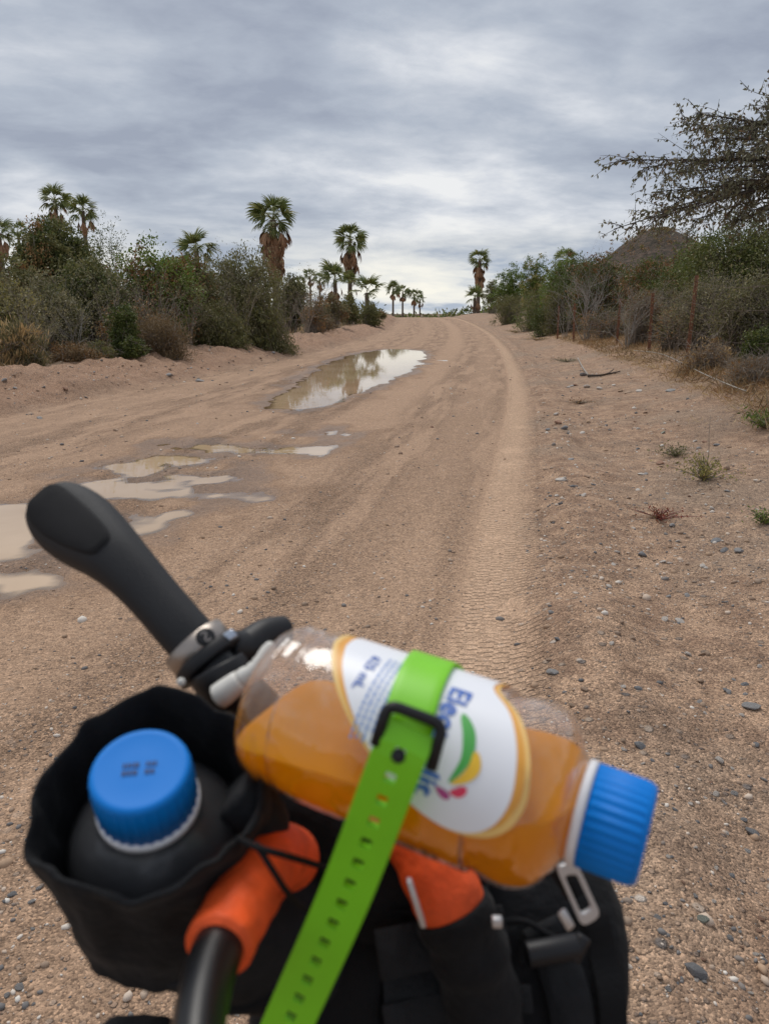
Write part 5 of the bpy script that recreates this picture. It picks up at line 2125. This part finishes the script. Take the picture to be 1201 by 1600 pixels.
def strap_band():
    hw = .0095
    t_bk = pa(640, 1122)
    top = pa(680, 1028)
    # over the bottle: from behind the far side to the buckle
    a_top = top[0]
    arc = []
    for i in range(22):
        w = math.radians(-150 + 130 * i / 21)
        s = w * .0361
        f = i / 21
        arc.append((on_bottle(a_top + (t_bk[0] - a_top) * f, s, .0018), None))
    pts = [p for p, _ in arc]
    s_end = math.degrees(t_bk[1] / .0361)
    pts = []
    for w in np.linspace(-150, s_end, 24):
        f = (w + 150) / (s_end + 150)
        aa = np.interp(w, [-150, math.degrees(top[1] / .0361), s_end], [a_top + .004, a_top, t_bk[0]])
        pts.append(on_bottle(aa, math.radians(w) * .0361, .0018))
    V, F = [], []
    m = len(pts)
    for i, p in enumerate(pts):
        t = unit(pts[min(i + 1, m - 1)] - pts[max(i - 1, 0)])
        out = unit(p - B0 - BAX * ((p - B0) @ BAX))
        sd = unit(np.cross(t, out))
        V += [p - sd * hw, p - sd * hw * .6, p + sd * hw * .6, p + sd * hw]
    for i in range(m - 1):
        for k in range(3):
            F.append((4 * i + k, 4 * i + k + 1, 4 * i + k + 5, 4 * i + k + 4))
    MB().put(V, F).build('band', GREEN, strap, solid=.0022, bevel=.0004)
    # free tail with square holes
    a0 = P(643, 1134, .2700)
    a1 = P(622, 1182, .2665)
    a2 = P(450, 1598, .2950)
    a3 = P(395, 1730, .305)
    path = smoothpath([a0, a1, P(540, 1396, .280), a2, a3], 40)
    # arc length resample on hole pitch
    d = [0]
    for i in range(1, len(path)):
        d.append(d[-1] + np.linalg.norm(path[i] - path[i - 1]))
    path = np.array(path)
    ev = lambda s: np.array([np.interp(s, d, path[:, k]) for k in range(3)])
    pitch = np.linalg.norm(P(622, 1182, .2665) - P(609, 1218, .2675)) * 1.03
    hh = .0018
    first = np.linalg.norm(a1 - a0)
    marks = [0]
    holes = []
    k = 0
    while first + k * pitch + hh < d[-1] - .004:
        c = first + k * pitch
        marks += [c - hh, c + hh]
        holes.append(len(marks) - 2)
        k += 1
    marks.append(d[-1])
    V, F = [], []
    m = len(marks)
    for i, s in enumerate(marks):
        p = ev(s)
        t = unit(ev(min(s + .002, d[-1])) - ev(max(s - .002, 0)))
        vw = unit(CAM - p)
        sd = unit(np.cross(t, vw))
        hw2 = hw * np.interp(s, [0, d[-1]], [1.0, 1.0])
        for x in (-1, -.2, .2, 1):
            V.append(p + sd * hw2 * x)
    for i in range(m - 1):
        for k in range(3):
            if i in holes and k == 1:
                continue
            F.append((4 * i + k, 4 * i + k + 1, 4 * i + k + 5, 4 * i + k + 4))
    MB().put(V, F).build('tail', GREEN, strap, smooth=False, solid=.0032, bevel=.0004)
    # fold over the buckle bar
    b0, b1 = P(616, 1120, .2725), P(677, 1143, .2705)
    MB().tube([b0, b1], .0036, 14).build('fold', GREEN, strap)


strap_band()
bk = MB()
legs = [P(586, 1164, .2675), P(606, 1100, .2675), P(692, 1132, .2660), P(673, 1202, .2655)]
loop = [legs[0]]
for i in (1, 2):
    a, b, c = legs[i - 1], legs[i], legs[i + 1]
    u1, u2 = unit(a - b), unit(c - b)
    for t in np.linspace(0, 1, 6):
        loop.append((b + u1 * .004) * (1 - t) ** 2 + b * 2 * t * (1 - t) + (b + u2 * .004) * t ** 2)
loop.append(legs[3])
bk.tube(loop, .0021, 12)
bk.tube([P(597, 1140, .2700), P(683, 1172, .2685)], .0014, 8)
buck = bk.build('buckle', BLACKP, strap)
MB().lathe(P(622, 1181, .2665), unit(CAM - P(622, 1181, .27)), [(0, .0027), (.0020, .0025), (.0026, .0015)], 14).build('stud', BLACKP, buck)

# --- stem bag with a dark bottle ------------------------------------
CC = P(219, 1203, .300)                       # centre of the cap's top face
ray = unit(CC - CAM)
imx = unit(RIGHT - ray * (RIGHT @ ray))
imy = unit(-UP - ray * (-UP @ ray))           # down in the picture
BU = unit(-ray * .80 + unit(imx * -.26 - imy * .97) * .60)
b2 = thing('dark_bottle', 'dark bottle with a blue screw cap standing in the black feed bag', 'bottle', CC - BU * .10)
DARKB = pmat('dark_film', (.040, .040, .042), .30, var=.25, vscale=30, bump=.0008, bscale=45, spec=.6)
rc = .0193
ax0 = CC - BU * .0215
MB().lathe(ax0, BU, [(-.095, .030), (-.090, .035), (-.062, .0385), (-.045, .0385), (-.032, .0380), (-.0235, .0362), (-.016, .0325), (-.0105, .0270), (-.0065, .0222), (-.004, .0200), (0, .0185)], 64).build('bottle_body', DARKB, b2)
MB().lathe(ax0, BU, [(-.0035, .0190), (-.003, .0206), (.0005, .0206), (.001, .019)], 64).build('cap_ring', WHITEP, b2)
capo = cap_parts(ax0 + BU * .001, BU, .0202, .0215, b2)
# date stamp on the cap top, a faint mark in two short lines
cx_ = unit(unit(RIGHT * .97 + UP * .22) - BU * (unit(RIGHT * .97 + UP * .22) @ BU))
cy_ = np.cross(BU, cx_)
stp = MB()
STAMP = pmat('faded_ink', (.006, .03, .12), .6)
for row, yy in enumerate((.0012, -.0022)):
    x = -.0065
    while x < .0062:
        w = rl.uniform(.0008, .0019)
        c = CC + cx_ * (x + w / 2) + cy_ * (yy + .0006) + BU * .0008
        if not (-.0005 < x < .0008):
            stp.box(c, cx_, cy_, BU, (w / 2, .0010, .0003))
        x += w + .0006
stp.build('date_stamp', STAMP, capo, smooth=False)

fbag = thing('feed_bag', 'open black cloth feed bag on the handlebar holding the dark bottle', 'bag', CC - BU * .17)


def cloth_lathe(base, axis, prof, seed, amp, n=96, a=None, lobes=5):
    axis = unit(axis)
    a = unit(np.cross(axis, [0.3, 0.2, 0.9])) if a is None else unit(a - axis * (a @ axis))
    b = np.cross(axis, a)
    V, F = [], []
    for i, (t, r, k) in enumerate(prof):
        for j in range(n):
            w = 2 * math.pi * j / n
            d = mnoise.noise(Vector((math.cos(w) * 1.6 + seed, math.sin(w) * 1.6, t * 22))) + .5 * mnoise.noise(Vector((math.cos(w) * 4 + seed, math.sin(w) * 4, t * 60)))
            e = mnoise.noise(Vector((math.cos(w) * 1.3 + seed + 9, math.sin(w) * 1.3, 4.2)))
            V.append(base + axis * (t + k * .007 * e + k * .0022 * mnoise.noise(Vector((math.cos(w) * 5 + seed, math.sin(w) * 5, 1.7)))) + (r + amp * d * (.35 + k)) * (math.cos(w) * a + math.sin(w) * b))
    m = len(prof)
    for i in range(m - 1):
        for j in range(n):
            F.append((i * n + j, i * n + (j + 1) % n, (i + 1) * n + (j + 1) % n, (i + 1) * n + j))
    return V, F


bc_ = CC - BU * .030 + unit(imx) * .001
prof = [(.0055, .0445, 1.0), (.0090, .0462, 1), (.0080, .0482, 1), (.001, .0486, .9), (-.010, .0472, .8), (-.024, .0450, .6), (-.042, .0432, .5), (-.056, .0422, .5), (-.062, .0428, .4)]
inner = [(-.050, .0385, .3), (-.030, .0400, .5), (-.014, .0425, .8), (-.002, .0440, 1.0)]
shift = lambda prof, dt: [(t + dt, r, k) for t, r, k in prof]
full = inner + prof
full = [(t, r, k) for t, r, k in full]
P3 = smoothpath([np.array(p) for p in full], 4)
V, F = cloth_lathe(bc_, BU, [tuple(p) for p in P3], 3.0, .0050)
# the far lip stands higher than the near one
topw = lambda v: max(0, min(1, ((v - bc_) @ BU + .035) / .035))
V = [v + BU * .011 * max(0, ((v - bc_) @ -imy) / .045) * topw(v) - (imy * .012 + BU * .004) * max(0, ((v - bc_) @ imy) / .045) * topw(v) for v in V]
MB().put(V, F).build('collar', FABRIC, fbag)
low = [(-.056, .0415, .4), (-.060, .0438, .3), (-.085, .0430, .3), (-.115, .0395, .3), (-.148, .0335, .3), (-.168, .0265, .2), (-.174, .018, .1), (-.175, .001, 0)]
P3 = smoothpath([np.array(p) for p in low], 4)
V, F = cloth_lathe(bc_, BU, [tuple(p) for p in P3], 7.0, .003)
lean_ = lambda v: v + imx * .78 * max(0, -((v - bc_) @ BU) - .045)
V = [lean_(v) for v in V]
MB().put(V, F).build('bag_body', FABRIC2, fbag)
hem = MB()
V, F = cloth_lathe(bc_, BU, [(-.083, .0430, .3), (-.084, .0452, .3), (-.090, .0448, .3), (-.091, .0425, .3)], 7.0, .003)
V = [lean_(v) for v in V]
MB().put(V, F).build('pocket_hem', WEB, fbag)
# blue lining peeking at the side, cord with knot
MB().tube(smoothpath([P(80, 1372, .335), P(92, 1395, .342), P(108, 1420, .350), P(122, 1432, .352)], 5), .0016, 8).build('cord', WEB, fbag)
MB().box(P(258, 1438, .318), unit(imx * .6 + imy), unit(imx - imy * .6), ray, (.0055, .0012, .0012)).build('blue_tab', BLUED, fbag, bevel=.0005)
# flap towards the bar where the bag straps on
MB().tube(smoothpath([P(362, 1236, .33), P(392, 1262, .332), P(408, 1290, .335), P(396, 1318, .34), P(365, 1340, .345)], 6), [.008] + [.0125] * 23 + [.009], 14).build('bag_strap', FABRIC2, fbag)
MB().lathe(P(283, 1066, .372), unit(CAM - P(283, 1066, .372)), [(0, .0022), (.0014, .002), (.002, .001)], 14).build('snap', IVORY, fbag)

# --- handlebar bag --------------------------------------------------
hbag = thing('handlebar_bag', 'black handlebar bag with webbing straps under the bottle', 'bag', P(690, 1700, .44))


def rbox(c, e1, e2, e3, h, n=10, p=5, amp=.0025, seed=1.0):
    """rounded, slightly slumped cloth box"""
    V, F = [], []
    bm = bmesh.new()
    bmesh.ops.create_cube(bm, size=2)
    bmesh.ops.subdivide_edges(bm, edges=bm.edges[:], cuts=n, use_grid_fill=True)
    for v in bm.verts:
        q_ = np.array(v.co)
        nrm = (np.sum(np.abs(q_) ** p)) ** (1 / p)
        q_ = q_ / nrm
        d = mnoise.noise(Vector(q_ * 2.2 + seed)) + .5 * mnoise.noise(Vector(q_ * 5 + seed))
        w = c + e1 * q_[0] * h[0] + e2 * q_[1] * h[1] + e3 * q_[2] * h[2] + (e1 * q_[0] + e2 * q_[1] + e3 * q_[2]) * amp * d
        V.append(w)
    F = [tuple(v.index for v in f.verts) for f in bm.faces]
    bm.free()
    return V, F


E1 = unit(RIGHT * .985 - UP * .17)
E3 = unit(-FWD * .93 + UP * .36)
E3 = unit(E3 - E1 * (E3 @ E1))
E2 = np.cross(E3, E1)                     # up the face
HC = P(668, 1660, .418)
V, F = rbox(HC, E1, E2, E3, (.098, .125, .055))
MB().put(V, F).build('bag_body', FABRIC, hbag)


def face(px, py, lift=.002, dep0=None):
    """point on the bag's face below a pixel"""
    r = FWD + (px - 600.5) / FPX * RIGHT - (py - 800) / FPX * UP
    pl = HC + E3 * (.055 + lift)
    t = ((pl - CAM) @ E3) / (r @ E3)
    return CAM + r * t


def facestrip(name, pix, w, mat, lift=.003, th=.0024, bev=.0006, parent=None, k=6):
    pts = smoothpath([face(x, y, lift) for x, y in pix], k)
    V, F = [], []
    m = len(pts)
    for i, p in enumerate(pts):
        t = unit(pts[min(i + 1, m - 1)] - pts[max(i - 1, 0)])
        s = unit(np.cross(t, E3))
        bow = E3 * .0015 * math.sin(i * 1.1)
        V += [p - s * w / 2 + bow, p + s * w / 2 + bow]
    for i in range(m - 1):
        F.append((2 * i, 2 * i + 1, 2 * i + 3, 2 * i + 2))
    return MB().put(V, F).build(name, mat, parent or hbag, solid=th, bevel=bev)


facestrip('webbing', [(560, 1360), (552, 1480), (540, 1640)], .030, WEB, .003)
facestrip('webbing', [(655, 1470), (662, 1540), (668, 1640)], .040, FABRIC2, .006)
facestrip('webbing', [(760, 1452), (768, 1540), (775, 1640)], .030, WEB, .004)
facestrip('webbing', [(590, 1492), (690, 1472), (790, 1452)], .022, FABRIC2, .020)
facestrip('webbing', [(600, 1592), (700, 1572), (830, 1560)], .012, FABRIC2, .009)
facestrip('webbing', [(845, 1440), (880, 1530), (905, 1660)], .022, FABRIC2, .002)
facestrip('webbing', [(925, 1420), (950, 1530), (965, 1660)], .014, WEB, .001)
facestrip('seam_piping', [(830, 1470), (858, 1560), (872, 1660)], .004, WEB, .004, .004)
facestrip('seam_piping', [(470, 1420), (455, 1520), (440, 1640)], .004, WEB, .003, .004)


def rod(name, pts, r, mat, n=8, k=6, parent=None):
    return MB().tube(smoothpath(pts, k), r, n).build(name, mat, parent or hbag)


rod('elastic_cord', [P(372, 1310, .300), P(405, 1325, .290), P(440, 1335, .292), P(490, 1350, .32), P(560, 1372, .345)], .0013, WEB)
rod('elastic_cord', [P(400, 1318, .292), P(425, 1358, .288), P(450, 1395, .30), P(478, 1420, .33), P(520, 1432, .35)], .0013, WEB)
rod('elastic_cord', [face(775, 1440, .008), face(820, 1440, .009), face(860, 1462, .010), face(905, 1478, .010)], .0016, WEB)
rod('elastic_cord', [face(560, 1432, .006), face(600, 1424, .012), face(650, 1424, .014)], .0016, WEB)
SLEEVE.build('bar_sleeve', FABRIC, hbag)
# cord lock
cl_ = MB()
cl_.tube([face(822, 1492, .012), face(902, 1478, .012)], .0062, 16)
cl_.tube([face(893, 1500, .012), face(912, 1462, .014)], .0040, 12)
cl_.build('cord_lock', BLACKP, hbag, bevel=.0008)
# bright hook buckle hanging on a web loop at the right side
hk = MB()
fr0 = [(866, 1352), (899, 1345), (938, 1430), (908, 1448)]
dh = .325
cnr = [P(x, y, dh) for x, y in fr0]
loop = []
for i in range(4):
    a, b, c = cnr[i - 1], cnr[i], cnr[(i + 1) % 4]
    u1, u2 = unit(a - b), unit(c - b)
    for t in np.linspace(0, 1, 5):
        loop.append((b + u1 * .0035) * (1 - t) ** 2 + b * 2 * t * (1 - t) + (b + u2 * .0035) * t ** 2)
V, F = [], []
cen = sum(cnr) / 4
m = len(loop)
vwn = unit(CAM - cen)
for p in loop:
    inn = p + (cen - p) * .0
    V.append(p)
for p in loop:
    dv = cen - p
    V.append(p + unit(dv) * .0040 + dv * .08)
for i in range(m):
    F.append((i, (i + 1) % m, m + (i + 1) % m, m + i))
MB().put(V, F).build('hook_buckle', ALU, hbag, smooth=False, solid=.0025, bevel=.0005)
MB().box(P(884, 1437, .322), unit(P(892, 1452, .322) - P(876, 1424, .322)), unit(P(890, 1432, .322) - P(878, 1442, .322)), vwn, (.0045, .0020, .0012)).build('hook', ALU, hbag, bevel=.0008)
rod('buckle_web', [P(903, 1396, .338), P(886, 1368, .341), P(866, 1345, .348), P(846, 1335, .36)], .0060, WEB, 10)
MB().box(P(650, 1410, .340), unit(P(662, 1448, .34) - P(640, 1378, .34)), RIGHT, FWD, (.0105, .0012, .003)).build('metal_clip', ALU, hbag, bevel=.0005)
MB().box(P(776, 1440, .346), RIGHT, UP, FWD, (.0022, .0022, .002)).build('metal_clip', ALU, hbag, bevel=.0005)
MB().put(*rbox(P(200, 1652, .33), RIGHT, UP, FWD, (.018, .009, .02), 6, 4, .001, 5.0)).build('strap_end', FABRIC2, fbag)
MB().put(*rbox(P(545, 1330, .415), unit(RIGHT - UP * .2), unit(UP + RIGHT * .2), FWD, (.075, .040, .034), 8, 4, .003, 7.0)).build('bag_roll', FABRIC, hbag)
